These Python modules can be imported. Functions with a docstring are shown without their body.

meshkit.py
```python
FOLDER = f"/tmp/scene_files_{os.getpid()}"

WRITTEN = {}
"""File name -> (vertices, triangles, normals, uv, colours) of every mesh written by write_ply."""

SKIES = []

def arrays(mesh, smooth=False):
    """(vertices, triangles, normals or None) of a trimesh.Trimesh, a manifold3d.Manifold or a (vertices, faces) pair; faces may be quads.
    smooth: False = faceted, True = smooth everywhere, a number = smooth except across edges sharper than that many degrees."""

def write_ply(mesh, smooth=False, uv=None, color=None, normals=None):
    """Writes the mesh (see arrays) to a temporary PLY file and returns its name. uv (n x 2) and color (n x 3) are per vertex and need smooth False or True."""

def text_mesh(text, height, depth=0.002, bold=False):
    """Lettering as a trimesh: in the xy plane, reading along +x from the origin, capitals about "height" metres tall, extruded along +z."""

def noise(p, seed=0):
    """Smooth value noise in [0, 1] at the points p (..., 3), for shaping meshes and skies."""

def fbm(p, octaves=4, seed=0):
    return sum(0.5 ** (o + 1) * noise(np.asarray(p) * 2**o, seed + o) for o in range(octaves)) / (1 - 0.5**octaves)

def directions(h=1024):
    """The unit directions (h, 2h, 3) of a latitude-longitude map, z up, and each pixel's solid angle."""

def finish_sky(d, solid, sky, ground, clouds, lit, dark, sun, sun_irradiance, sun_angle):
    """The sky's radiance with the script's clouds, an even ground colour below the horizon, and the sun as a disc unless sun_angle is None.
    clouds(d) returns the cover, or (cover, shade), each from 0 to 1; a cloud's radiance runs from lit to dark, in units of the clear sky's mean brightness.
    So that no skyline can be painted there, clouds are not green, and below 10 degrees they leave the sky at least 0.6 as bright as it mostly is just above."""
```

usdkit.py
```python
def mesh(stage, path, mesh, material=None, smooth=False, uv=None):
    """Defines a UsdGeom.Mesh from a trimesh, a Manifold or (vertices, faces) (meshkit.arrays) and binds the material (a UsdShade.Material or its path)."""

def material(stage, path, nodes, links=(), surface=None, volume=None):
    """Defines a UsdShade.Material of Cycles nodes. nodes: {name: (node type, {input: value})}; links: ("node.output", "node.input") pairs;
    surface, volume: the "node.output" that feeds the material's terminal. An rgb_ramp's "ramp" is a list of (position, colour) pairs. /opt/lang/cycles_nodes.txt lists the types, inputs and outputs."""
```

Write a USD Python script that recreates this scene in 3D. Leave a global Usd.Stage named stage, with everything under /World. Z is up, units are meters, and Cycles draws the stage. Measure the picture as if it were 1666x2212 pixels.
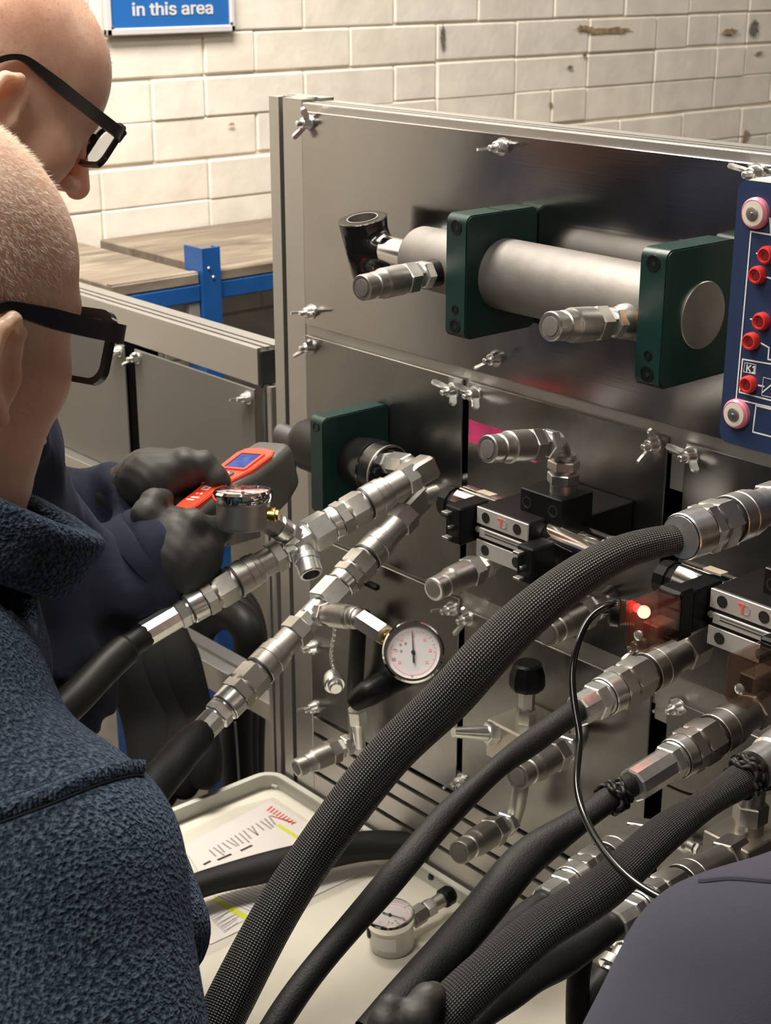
import math, random
import numpy as np, trimesh, manifold3d
import shapely.geometry as sg
from shapely import affinity
import usdkit, meshkit
from pxr import Usd, UsdGeom, UsdLux, UsdShade, Gf, Sdf, Vt

stage = Usd.Stage.CreateInMemory()
UsdGeom.SetStageUpAxis(stage, UsdGeom.Tokens.z)
UsdGeom.SetStageMetersPerUnit(stage, 1.0)
world = UsdGeom.Xform.Define(stage, '/World')
stage.SetDefaultPrim(world.GetPrim())
UsdGeom.Scope.Define(stage, '/World/Looks')

# ------------------------------------------------------------------ camera
W, H, FPX = 1666, 2212, 3340.0
YAW, PITCH = math.radians(49.2), math.radians(19.8)
CAM = np.array([1.37142403, -1.06061879, 1.65])
FWD = np.array([-math.sin(YAW) * math.cos(PITCH), math.cos(YAW) * math.cos(PITCH), -math.sin(PITCH)])
RIGHT = np.array([math.cos(YAW), math.sin(YAW), 0.0])
UPV = np.cross(RIGHT, FWD)
cam = UsdGeom.Camera.Define(stage, '/World/camera')
cam.CreateHorizontalApertureAttr(36.0)
cam.CreateVerticalApertureAttr(36.0 * H / W)
cam.CreateFocalLengthAttr(36.0 * FPX / W)
cam.CreateClippingRangeAttr(Gf.Vec2f(0.05, 60.0))
cam.CreateFStopAttr(30.0)
cam.CreateFocusDistanceAttr(1.12)
EXPOSURE = 0.22
cam.CreateExposureAttr(EXPOSURE)
_m = Gf.Matrix4d(*RIGHT, 0, *UPV, 0, *(-FWD), 0, *CAM, 1)
cam.AddTransformOp().Set(_m)

# ------------------------------------------------------------------ light: ceiling fluorescents
def rect_light(name, loc, sx, sy, power, col, rot=(0, 0, 0)):
    l = UsdLux.RectLight.Define(stage, '/World/' + name)
    l.CreateWidthAttr(sx); l.CreateHeightAttr(sy)
    l.CreateIntensityAttr(power); l.CreateColorAttr(Gf.Vec3f(*col))
    x = UsdGeom.Xformable(l); x.AddTranslateOp().Set(Gf.Vec3d(*loc)); x.AddRotateXYZOp().Set(Gf.Vec3f(*rot))
WARM = (1.0, 0.93, 0.83)
rect_light('ceiling_tube_lamp', (-0.25, -0.25, 2.86), 0.5, 1.5, 35, WARM)
rect_light('ceiling_tube_lamp_001', (0.55, 2.9, 2.86), 0.3, 1.5, 14, WARM)
rect_light('ceiling_tube_lamp_002', (0.75, -1.45, 2.86), 0.3, 1.5, 20, WARM)
rect_light('ceiling_tube_lamp_003', (0.3, -2.9, 2.86), 1.5, 0.3, 14, WARM)
dome = UsdLux.DomeLight.Define(stage, '/World/ambient_dome')
dome.CreateIntensityAttr(0.06); dome.CreateColorAttr(Gf.Vec3f(1.0, 0.93, 0.82))

# ------------------------------------------------------------------ helpers
def at(px, py, d=None, x=None, y=None, z=None):
    """photo pixel -> point of the room, at view depth d or on the plane x / y / z"""
    r = FWD + RIGHT * (px - W / 2) / FPX - UPV * (py - H / 2) / FPX
    t = d if d is not None else (x - CAM[0]) / r[0] if x is not None else (y - CAM[1]) / r[1] if y is not None else (z - CAM[2]) / r[2]
    return CAM + r * t

_used = {}
def _name(parent, name):
    k = (parent, name); n = _used.get(k, -1) + 1; _used[k] = n
    return f'{parent}/{name}' + (f'_{n:03d}' if n else '')

_loc = {}
def thing(name, label, cat, loc=(0, 0, 0), group=None):
    p = _name('/World', name)
    x = UsdGeom.Xform.Define(stage, p); x.AddTranslateOp().Set(Gf.Vec3d(*map(float, loc)))
    _loc[p] = np.array(loc, float)
    return tag(x.GetPrim(), label, cat, group)

def tag(o, label=None, cat=None, group=None, kind=None):
    for k, v in (('label', label), ('category', cat), ('group', group), ('kind', kind)):
        if v: o.SetCustomDataByKey(k, v)
    return o

def obj(name, mesh, mat, parent=None, smooth=30, uv=None, label=None, kind=None):
    """one Mesh prim from a mesh in room coordinates, under parent (a thing or a part) or under /World"""
    pp = '/World' if parent is None else str(parent.GetPath())
    p = _name(pp, name)
    v, f, n = meshkit.arrays(mesh, smooth)
    off = np.zeros(3)
    for k, l in _loc.items():
        if pp == k or pp.startswith(k + '/'): off = l
    m = usdkit.mesh(stage, p, (np.asarray(v) - off, f), mat, smooth=False, uv=uv)
    if n is not None:
        m.CreateNormalsAttr(Vt.Vec3fArray.FromNumpy(n.astype(np.float32))); m.SetNormalsInterpolation('vertex')
    return tag(m.GetPrim(), label, None, None, kind)

def struct(name, mesh, mat, smooth=30):
    return tag(obj(name, mesh, mat, None, smooth), kind='structure')

def cat(*ms):
    out = []
    for m in ms:
        if isinstance(m, (list, tuple)): out += list(m)
        else: out.append(m)
    return trimesh.util.concatenate(out)

def nrm(v):
    v = np.asarray(v, float); return v / np.linalg.norm(v)

def basis(z, up=(0, 0, 1)):
    """3x3 with columns (x, y, z): z along the axis"""
    z = nrm(z); up = np.asarray(up, float)
    if abs(z @ nrm(up)) > 0.98: up = np.array([1.0, 0, 0])
    x = nrm(np.cross(up, z)); y = np.cross(z, x)
    return np.stack([x, y, z], 1)

def place(mesh, o, B):
    m = mesh.copy(); m.vertices = m.vertices @ np.asarray(B).T + np.asarray(o, float); return m

def hull(pts):
    return trimesh.convex.convex_hull(np.asarray(pts, float))

def box(lo, hi, c=0.0015):
    """chamfered box between two corners"""
    lo, hi = np.minimum(lo, hi).astype(float), np.maximum(lo, hi).astype(float)
    c = min(c, 0.45 * (hi - lo).min())
    pts = []
    for i in range(8):
        k = [(i >> j) & 1 for j in range(3)]
        p = np.where(k, hi, lo)
        for a in range(3):
            q = np.where(k, hi - c, lo + c); q[a] = p[a]; pts.append(q)
    return hull(pts)

def obox(o, B, sx, sy, sz, c=0.001):
    """chamfered box centred at o in the frame B"""
    return place(box((-sx / 2, -sy / 2, -sz / 2), (sx / 2, sy / 2, sz / 2), c), o, B)

def lathe(o, d, prof, n=32, up=(0, 0, 1), rot=0.0):
    """prof: (t along d, radius) pairs, closed at both ends"""
    prof = [(float(t), float(r)) for t, r in prof]
    if prof[0][1] > 1e-6: prof = [(prof[0][0], 0.0)] + prof
    if prof[-1][1] > 1e-6: prof = prof + [(prof[-1][0], 0.0)]
    B = basis(d, up); a = np.arange(n) * 2 * math.pi / n + rot
    ring = np.outer(np.cos(a), B[:, 0]) + np.outer(np.sin(a), B[:, 1])
    V, F, idx = [], [], []
    for t, r in prof:
        c = np.asarray(o, float) + B[:, 2] * t
        if r <= 1e-6: idx.append((len(V), 1)); V.append(c)
        else: idx.append((len(V), n)); V.extend(c + ring * r)
    for (a0, na), (b0, nb) in zip(idx[:-1], idx[1:]):
        for i in range(n):
            j = (i + 1) % n
            if na == 1 and nb == 1: break
            if na == 1: F.append((a0, b0 + j, b0 + i))
            elif nb == 1: F.append((a0 + i, a0 + j, b0))
            else: F += [(a0 + i, a0 + j, b0 + j), (a0 + i, b0 + j, b0 + i)]
    m = trimesh.Trimesh(np.array(V), np.array(F), process=False)
    if m.volume < 0: m.invert()
    return m

def hexn(o, d, t0, t1, r, c=0.0012, n=6, rot=0.0, up=(0, 0, 1)):
    """hexagon nut section from t0 to t1 along d, r across the corners, edges chamfered"""
    B = basis(d, up); pts = []
    for t, k in ((t0, 0.93), (t0 + c, 1.0), (t1 - c, 1.0), (t1, 0.93)):
        for i in range(n):
            a = i * 2 * math.pi / n + rot
            pts.append(np.asarray(o, float) + B[:, 2] * t + (B[:, 0] * math.cos(a) + B[:, 1] * math.sin(a)) * r * k)
    return hull(pts)

def smooth_path(pts, n):
    from scipy.interpolate import CubicSpline
    pts = np.asarray(pts, float)
    s = np.r_[0, np.cumsum(np.linalg.norm(np.diff(pts[:, :3], axis=0), axis=1) ** 0.5)]
    return CubicSpline(s, pts)(np.linspace(0, s[-1], n))

def tube(path, r, n=20, caps=True, uv=False, squash=1.0, wob=None, rot=0.0):
    """sweep along a dense path; r a number or one per point; squash flattens vertically"""
    path = np.asarray(path, float); N = len(path); r = np.broadcast_to(np.asarray(r, float), (N,))
    t = np.gradient(path, axis=0); t /= np.linalg.norm(t, axis=1)[:, None]
    x = np.cross(t[0], (0, 0, 1.0)); x = nrm(x if np.linalg.norm(x) > 0.1 else np.cross(t[0], (1.0, 0, 0)))
    V = []; a = np.linspace(0, 2 * math.pi, n + 1) if uv else np.arange(n) * 2 * math.pi / n
    for i in range(N):
        x = nrm(x - t[i] * (x @ t[i])); y = np.cross(t[i], x)
        rr = r[i] * (1 if wob is None else wob(i / (N - 1), a))
        rr = np.broadcast_to(rr, a.shape)
        V.append(path[i] + np.outer(np.cos(a + rot) * rr, x) + np.outer(np.sin(a + rot) * rr * squash, y))
    k = len(a); V = np.concatenate(V); F = []
    i = np.arange(N - 1)[:, None] * k; j = np.arange(k if not uv else k - 1)[None]
    jn = (j + 1) % k
    q = np.stack([i + j, i + jn, i + k + jn, i + k + j], -1).reshape(-1, 4)
    F = np.concatenate([q[:, [0, 1, 2]], q[:, [0, 2, 3]]])
    m = trimesh.Trimesh(V, F, process=False)
    if uv:
        s = np.r_[0, np.cumsum(np.linalg.norm(np.diff(path, axis=0), axis=1))]
        UV = np.stack([np.tile(a / (2 * math.pi), N), np.repeat(s, k)], 1)
        return m, UV
    if caps:
        c0, c1 = len(V), len(V) + 1
        V = np.vstack([V, path[0], path[-1]]); jj = np.arange(k); jm = (jj + 1) % k
        F = np.vstack([F, np.stack([np.full(k, c0), jm, jj], 1), np.stack([np.full(k, c1), (N - 1) * k + jj, (N - 1) * k + jm], 1)])
        m = trimesh.Trimesh(V, F, process=False)
    return m

def extrude(poly, o, B, z0, z1):
    """shapely polygon in the frame B's x,y, extruded along its z"""
    return place(cat([place(trimesh.creation.extrude_polygon(g, z1 - z0, engine='earcut'), (0, 0, z0), np.eye(3)) for g in getattr(poly, 'geoms', [poly])]), o, B)

def rrect(x0, y0, x1, y1, r, q=6):
    return sg.box(x0 + r, y0 + r, x1 - r, y1 - r).buffer(r, quad_segs=q)

# ---- implicit surfaces for people, gloves and cloth
def nets(f, lo, hi, h):
    """surface of f < 0 on a grid of step h (naive surface nets)"""
    lo, hi = np.asarray(lo, float), np.asarray(hi, float)
    n = np.ceil((hi - lo) / h).astype(int) + 1
    ax = [lo[k] + h * np.arange(n[k]) for k in range(3)]
    g = np.empty(n, np.float32)
    for i0 in range(0, n[0], 16):
        X, Y, Z = np.meshgrid(ax[0][i0:i0 + 16], ax[1], ax[2], indexing='ij')
        g[i0:i0 + 16] = f(np.stack([X, Y, Z], -1).astype(np.float32))
    s = g < 0
    c = [(i, j, k) for i in (0, 1) for j in (0, 1) for k in (0, 1)]
    cut = lambda A, o: A[o[0]:n[0] - 1 + o[0], o[1]:n[1] - 1 + o[1], o[2]:n[2] - 1 + o[2]]
    cnt = sum(cut(s, o).astype(np.int8) for o in c)
    act = (cnt > 0) & (cnt < 8)
    ids = np.full(act.shape, -1, np.int64); ii = np.argwhere(act); ids[act] = np.arange(len(ii))
    acc = np.zeros((len(ii), 3)); num = np.zeros(len(ii))
    for a in range(8):
        for b in range(a + 1, 8):
            d = np.array(c[b]) - np.array(c[a])
            if np.abs(d).sum() != 1: continue
            ga = g[tuple((ii + c[a]).T)]; gb = g[tuple((ii + c[b]).T)]
            m = (ga < 0) != (gb < 0)
            t = np.where(m, ga / np.where(ga == gb, 1, ga - gb), 0)
            acc += m[:, None] * (np.array(c[a]) + t[:, None] * d); num += m
    V = lo + h * (ii + acc / np.maximum(num, 1)[:, None])
    F = []
    for k in range(3):
        o = [0, 0, 0]; o[k] = 1
        u, v = [(1, 2), (2, 0), (0, 1)][k]
        A = s[:-1] if k == 0 else s[:, :-1] if k == 1 else s[:, :, :-1]
        Bs = s[1:] if k == 0 else s[:, 1:] if k == 1 else s[:, :, 1:]
        e = np.argwhere(A != Bs)
        ok = (e[:, u] > 0) & (e[:, v] > 0) & (e[:, u] < n[u] - 1) & (e[:, v] < n[v] - 1)
        e = e[ok]
        def idx(du, dv):
            q = e.copy(); q[:, u] += du; q[:, v] += dv; return ids[tuple(q.T)]
        q = np.stack([idx(-1, -1), idx(0, -1), idx(0, 0), idx(-1, 0)], 1)
        fl = ~A[tuple(e.T)]
        q[fl] = q[fl][:, ::-1]
        F.append(q)
    F = np.concatenate(F)
    return trimesh.Trimesh(V, np.concatenate([F[:, [0, 1, 2]], F[:, [0, 2, 3]]]), process=False)

def smin(a, b, k):
    h = np.clip(0.5 + 0.5 * (b - a) / k, 0, 1)
    return b + (a - b) * h - k * h * (1 - h)

def smax(a, b, k):
    return -smin(-a, -b, k)

def ell(p, c, r, B=None):
    q = p - np.asarray(c, np.float32)
    if B is not None: q = q @ np.asarray(B, np.float32)
    r = np.asarray(r, np.float32)
    k0 = np.linalg.norm(q / r, axis=-1); k1 = np.linalg.norm(q / (r * r), axis=-1)
    return k0 * (k0 - 1) / np.maximum(k1, 1e-6)

def cap(p, a, b, ra, rb):
    a, b = np.asarray(a, np.float32), np.asarray(b, np.float32)
    ab = b - a; t = np.clip(((p - a) @ ab) / max(ab @ ab, 1e-9), 0, 1)
    return np.linalg.norm(p - a - t[..., None] * ab, axis=-1) - (ra + (rb - ra) * t)

def chain(p, pts, rs, k=0.0):
    d = None
    for (a, b), (ra, rb) in zip(zip(pts[:-1], pts[1:]), zip(rs[:-1], rs[1:])):
        e = cap(p, a, b, ra, rb)
        d = e if d is None else (smin(d, e, k) if k else np.minimum(d, e))
    return d

def onto_ray(px, py, sdf, d0, lift=0.0):
    """the point where the surface sdf = 0 is met through a photo pixel"""
    r = at(px, py, d=1.0) - CAM; t = d0
    for _ in range(60):
        v = float(sdf((CAM + r * t)[None].astype(np.float32))[0]); t += v * .7
        if abs(v) < 1e-5: break
    return CAM + r * t - nrm(r) * lift

# ------------------------------------------------------------------ materials
def mat(name, nodes, links=(), surface='p.BSDF', volume=None):
    return usdkit.material(stage, '/World/Looks/' + name, nodes, links, surface=surface, volume=volume)

def plain(name, col, rough=0.5, metal=0.0, bump=0.0, bscale=200.0, var=0.0, vscale=30.0, **kw):
    n = {'p': ('principled_bsdf', {'base_color': col, 'roughness': rough, 'metallic': metal, **kw})}; l = []
    if bump or var: n['tc'] = ('texture_coordinate', {})
    if bump:
        n['bn'] = ('noise_texture', {'scale': bscale, 'detail': 4.0}); n['b'] = ('bump', {'strength': bump, 'distance': 0.001})
        l += [('tc.object', 'bn.vector'), ('bn.fac', 'b.height'), ('b.normal', 'p.normal')]
    if var:
        n['vn'] = ('noise_texture', {'scale': vscale, 'detail': 5.0})
        n['vr'] = ('rgb_ramp', {'ramp': [(0.3, tuple(np.array(col) * (1 - var))), (0.7, tuple(np.minimum(1, np.array(col) * (1 + var))))]})
        l += [('tc.object', 'vn.vector'), ('vn.fac', 'vr.fac'), ('vr.color', 'p.base_color')]
    return mat(name, n, l)

M = {}
M['paint_wall'] = plain('cream_wall_paint', (0.80, 0.745, 0.66), 0.55, bump=0.6, bscale=60, var=0.06, vscale=9)
for _i, _c in enumerate([(0.82, 0.765, 0.68), (0.79, 0.735, 0.645), (0.81, 0.76, 0.685), (0.78, 0.725, 0.65)]):
    M['brick%d' % _i] = plain('painted_brick_%d' % _i, _c, 0.5, bump=0.9, bscale=45, var=0.09, vscale=14)
M['mortar'] = plain('painted_mortar', (0.70, 0.62, 0.51), 0.6, bump=1.0, bscale=70, var=0.18, vscale=10)
M['stain'] = plain('grey_wall_stain', (0.16, 0.15, 0.13), 0.8, var=0.3, vscale=60)
M['chip'] = plain('brown_bare_brick', (0.32, 0.23, 0.14), 0.8, var=0.4, vscale=80)
M['ceiling'] = plain('ceiling_paint', (0.45, 0.43, 0.40), 0.7)
M['room'] = plain('plain_wall_paint', (0.20, 0.19, 0.19), 0.7)
M['floor'] = plain('workshop_floor', (0.11, 0.105, 0.10), 0.5, var=0.2, vscale=5)
M['extr'] = plain('satin_aluminium', (0.46, 0.445, 0.42), 0.38, 0.85, bump=0.15, bscale=400)
M['extr_dark'] = plain('dark_slot', (0.02, 0.02, 0.02), 0.6)
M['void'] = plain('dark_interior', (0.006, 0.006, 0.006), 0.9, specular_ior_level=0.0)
M['grey_panel'] = plain('grey_coated_panel', (0.145, 0.137, 0.122), 0.5, 0.2)
M['blue_steel'] = plain('blue_rack_paint', (0.012, 0.085, 0.30), 0.35, var=0.15, vscale=25)
M['wood'] = mat('shelf_board', {'tc': ('texture_coordinate', {}), 'mp': ('mapping', {'scale': (14, 2.2, 10)}), 'n': ('noise_texture', {'scale': 1.6, 'detail': 6.0, 'distortion': 1.2}),
    'r': ('rgb_ramp', {'ramp': [(0.3, (0.11, 0.085, 0.065)), (0.5, (0.20, 0.160, 0.120)), (0.7, (0.30, 0.25, 0.19))]}), 'p': ('principled_bsdf', {'roughness': 0.65})},
    [('tc.object', 'mp.vector'), ('mp.vector', 'n.vector'), ('n.fac', 'r.fac'), ('r.color', 'p.base_color')])
M['card'] = plain('cardboard_grey', (0.24, 0.21, 0.20), 0.8, var=0.15, vscale=8)
# brushed panel: smeared, lightly anisotropic reflection
M['panel'] = mat('brushed_aluminium_sheet', {'tc': ('texture_coordinate', {}), 'mp': ('mapping', {'scale': (3, 3, 420)}), 'n': ('noise_texture', {'scale': 1.0, 'detail': 3.0}),
    'sm': ('noise_texture', {'scale': 7.0, 'detail': 5.0, 'distortion': 0.6}), 'rr': ('map_range', {'from_min': 0.3, 'from_max': 0.7, 'to_min': 0.13, 'to_max': 0.24}),
    'cr': ('rgb_ramp', {'ramp': [(0.3, (0.36, 0.355, 0.35)), (0.7, (0.46, 0.45, 0.44))]}),
    'b': ('bump', {'strength': 0.10, 'distance': 0.0004}), 'p': ('principled_bsdf', {'metallic': 1.0, 'anisotropic': 0.3})},
    [('tc.object', 'mp.vector'), ('mp.vector', 'n.vector'), ('tc.object', 'sm.vector'), ('sm.fac', 'rr.value'), ('rr.result', 'p.roughness'), ('sm.fac', 'cr.fac'), ('cr.color', 'p.base_color'), ('n.fac', 'b.height'), ('b.normal', 'p.normal')])
M['panel_dull'] = mat('dull_aluminium_sheet', {'tc': ('texture_coordinate', {}), 'mp': ('mapping', {'scale': (3, 3, 420)}), 'n': ('noise_texture', {'scale': 1.0, 'detail': 3.0}),
    'sm': ('noise_texture', {'scale': 7.0, 'detail': 5.0, 'distortion': 0.6}), 'rr': ('map_range', {'from_min': 0.3, 'from_max': 0.7, 'to_min': 0.24, 'to_max': 0.36}),
    'cr': ('rgb_ramp', {'ramp': [(0.3, (0.25, 0.246, 0.24)), (0.7, (0.33, 0.322, 0.312))]}),
    'b': ('bump', {'strength': 0.10, 'distance': 0.0004}), 'p': ('principled_bsdf', {'metallic': 1.0, 'anisotropic': 0.3})},
    [('tc.object', 'mp.vector'), ('mp.vector', 'n.vector'), ('tc.object', 'sm.vector'), ('sm.fac', 'rr.value'), ('rr.result', 'p.roughness'), ('sm.fac', 'cr.fac'), ('cr.color', 'p.base_color'), ('n.fac', 'b.height'), ('b.normal', 'p.normal')])
M['nickel'] = plain('nickel_plated_steel', (0.45, 0.435, 0.41), 0.40, 1.0, bump=0.06, bscale=500, var=0.08, vscale=60)
M['zinc'] = plain('bright_zinc', (0.78, 0.78, 0.76), 0.25, 0.9, bump=0.1, bscale=300, var=0.10, vscale=120)
M['chrome'] = plain('chrome', (0.85, 0.84, 0.82), 0.07, 1.0)
M['groove'] = plain('groove_shadow_rubber', (0.015, 0.015, 0.013), 0.5)
M['steel_tube'] = plain('worn_steel_tube', (0.18, 0.168, 0.155), 0.56, 0.6, bump=0.2, bscale=120, var=0.25, vscale=18)
M['rust'] = plain('rusty_weld', (0.30, 0.17, 0.08), 0.55, 0.5, var=0.3, vscale=60)
M['green'] = plain('dark_green_enamel', (0.004, 0.024, 0.021), 0.36, bump=0.1, bscale=150, var=0.12, vscale=20)
M['black_metal'] = plain('black_oxide_steel', (0.008, 0.008, 0.008), 0.36, 0.1, specular_ior_level=0.3)
M['black_gloss'] = plain('black_gloss_paint', (0.008, 0.008, 0.008), 0.16)
M['black_plastic'] = plain('black_plastic', (0.0035, 0.0035, 0.0035), 0.42, specular_ior_level=0.2)
M['rubber'] = plain('black_rubber', (0.010, 0.0095, 0.009), 0.5, bump=0.15, bscale=250, specular_ior_level=0.35)
M['valve_alu'] = plain('valve_body_face', (0.52, 0.50, 0.47), 0.45, 0.45)
M['alu_block'] = plain('machined_aluminium', (0.66, 0.62, 0.54), 0.32, 0.85, bump=0.08, bscale=300)
M['brass'] = plain('brass', (0.62, 0.42, 0.14), 0.25, 1.0)
M['white'] = plain('white_print', (0.62, 0.61, 0.60), 0.6)
M['dial'] = plain('dial_face', (0.60, 0.575, 0.58), 0.5)
M['red_print'] = plain('red_print', (0.65, 0.10, 0.08), 0.6)
M['pink_print'] = plain('pink_print', (0.80, 0.36, 0.38), 0.6)
M['black_print'] = plain('black_print', (0.015, 0.015, 0.015), 0.6)
M['grey_print'] = plain('grey_print', (0.30, 0.28, 0.28), 0.7)
M['yellow_print'] = plain('lime_marker', (0.62, 0.66, 0.05), 0.6)
M['blue_box'] = plain('navy_front_film', (0.017, 0.032, 0.082), 0.4)
M['box_body'] = plain('cream_plastic', (0.62, 0.58, 0.50), 0.4)
M['red_plastic'] = plain('red_socket_plastic', (0.55, 0.035, 0.035), 0.3)
M['dark_red'] = plain('dark_red_recess', (0.16, 0.012, 0.012), 0.4)
M['pink'] = plain('pink_collar', (0.62, 0.20, 0.28), 0.35)
M['magenta'] = plain('magenta_sticker', (0.55, 0.04, 0.16), 0.45)
M['tray'] = plain('cream_tray', (0.66, 0.63, 0.54), 0.42, var=0.04, vscale=6)
M['paper'] = plain('paper_sheet', (0.72, 0.68, 0.65), 0.5)
M['sleeve_clear'] = mat('clear_plastic_sleeve', {'t': ('transparent_bsdf', {'color': (0.97, 0.97, 0.97)}), 'g': ('glossy_bsdf', {'color': (1, 1, 1), 'roughness': 0.15}), 'lw': ('layer_weight', {'blend': 0.5}), 'pw': ('math', {'math_type': 'power', 'value2': 4.0}), 'ma': ('math', {'math_type': 'multiply_add', 'value2': 0.5, 'value3': 0.03}), 'm': ('mix_closure', {})},
    [('lw.facing', 'pw.value1'), ('pw.value', 'ma.value1'), ('ma.value', 'm.fac'), ('t.BSDF', 'm.closure1'), ('g.BSDF', 'm.closure2')], surface='m.closure')
M['lens'] = mat('gauge_glass', {'t': ('transparent_bsdf', {'color': (0.97, 0.97, 0.97)}), 'g': ('glossy_bsdf', {'color': (1, 1, 1), 'roughness': 0.03}), 'lw': ('layer_weight', {'blend': 0.5}), 'pw': ('math', {'math_type': 'power', 'value2': 4.0}), 'ma': ('math', {'math_type': 'multiply_add', 'value2': 0.5, 'value3': 0.035}), 'm': ('mix_closure', {})},
    [('lw.facing', 'pw.value1'), ('pw.value', 'ma.value1'), ('ma.value', 'm.fac'), ('t.BSDF', 'm.closure1'), ('g.BSDF', 'm.closure2')], surface='m.closure')
M['lens_tint'] = mat('spectacle_lens', {'t': ('transparent_bsdf', {'color': (0.72, 0.74, 0.77)}), 'g': ('glossy_bsdf', {'color': (1, 1, 1), 'roughness': 0.03}), 'lw': ('layer_weight', {'blend': 0.5}), 'pw': ('math', {'math_type': 'power', 'value2': 4.0}), 'ma': ('math', {'math_type': 'multiply_add', 'value2': 0.5, 'value3': 0.04}), 'm': ('mix_closure', {})},
    [('lw.facing', 'pw.value1'), ('pw.value', 'ma.value1'), ('ma.value', 'm.fac'), ('t.BSDF', 'm.closure1'), ('g.BSDF', 'm.closure2')], surface='m.closure')
M['smoke_clear'] = mat('smoky_clear_plastic', {'t': ('transparent_bsdf', {'color': (0.84, 0.78, 0.73)}), 'tl': ('translucent_bsdf', {'color': (0.55, 0.40, 0.34)}), 'm0': ('mix_closure', {'fac': 0.035}), 'g': ('glossy_bsdf', {'color': (1, 1, 1), 'roughness': 0.08}), 'lw': ('layer_weight', {'blend': 0.5}), 'pw': ('math', {'math_type': 'power', 'value2': 4.0}), 'ma': ('math', {'math_type': 'multiply_add', 'value2': 0.5, 'value3': 0.04}), 'm': ('mix_closure', {})},
    [('lw.facing', 'pw.value1'), ('pw.value', 'ma.value1'), ('ma.value', 'm.fac'), ('t.BSDF', 'm0.closure1'), ('tl.BSDF', 'm0.closure2'), ('m0.closure', 'm.closure1'), ('g.BSDF', 'm.closure2')], surface='m.closure')
M['red_led'] = mat('red_led', {'e': ('emission', {'color': (1.0, 0.015, 0.015), 'strength': 16.0})}, surface='e.emission')
M['led_core'] = mat('red_led_core', {'e': ('emission', {'color': (1.0, 0.16, 0.12), 'strength': 11.0})}, surface='e.emission')
M['lcd'] = mat('lcd_backlight', {'tc': ('texture_coordinate', {}), 'n': ('noise_texture', {'scale': 90.0}), 'r': ('rgb_ramp', {'ramp': [(0.35, (0.17, 0.24, 0.72)), (0.65, (0.30, 0.38, 0.92))]}), 'e': ('emission', {'strength': 0.55})},
    [('tc.object', 'n.vector'), ('n.fac', 'r.fac'), ('r.color', 'e.color')], surface='e.emission')
M['thermo_red'] = plain('red_orange_plastic', (0.80, 0.055, 0.02), 0.38)
M['thermo_grey'] = plain('dark_grey_plastic', (0.055, 0.055, 0.05), 0.45)
M['glove'] = plain('black_nitrile', (0.027, 0.026, 0.024), 0.6, bump=0.25, bscale=120)
M['navy_cloth'] = plain('navy_sweatshirt', (0.024, 0.028, 0.047), 0.95, bump=0.3, bscale=900, specular_ior_level=0.15, sheen_weight=0.08, sheen_roughness=0.5, sheen_tint=(0.5, 0.55, 0.8))
M['trousers'] = plain('black_trousers', (0.006, 0.0055, 0.0055), 0.85, bump=0.3, bscale=700, specular_ior_level=0.15)
M['tshirt'] = plain('grey_navy_jersey', (0.032, 0.032, 0.045), 0.95, bump=0.3, bscale=1200, specular_ior_level=0.2, sheen_weight=0.12, sheen_roughness=0.5, sheen_tint=(0.6, 0.62, 0.8))
M['glasses'] = plain('black_acetate', (0.010, 0.009, 0.009), 0.22)
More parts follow.
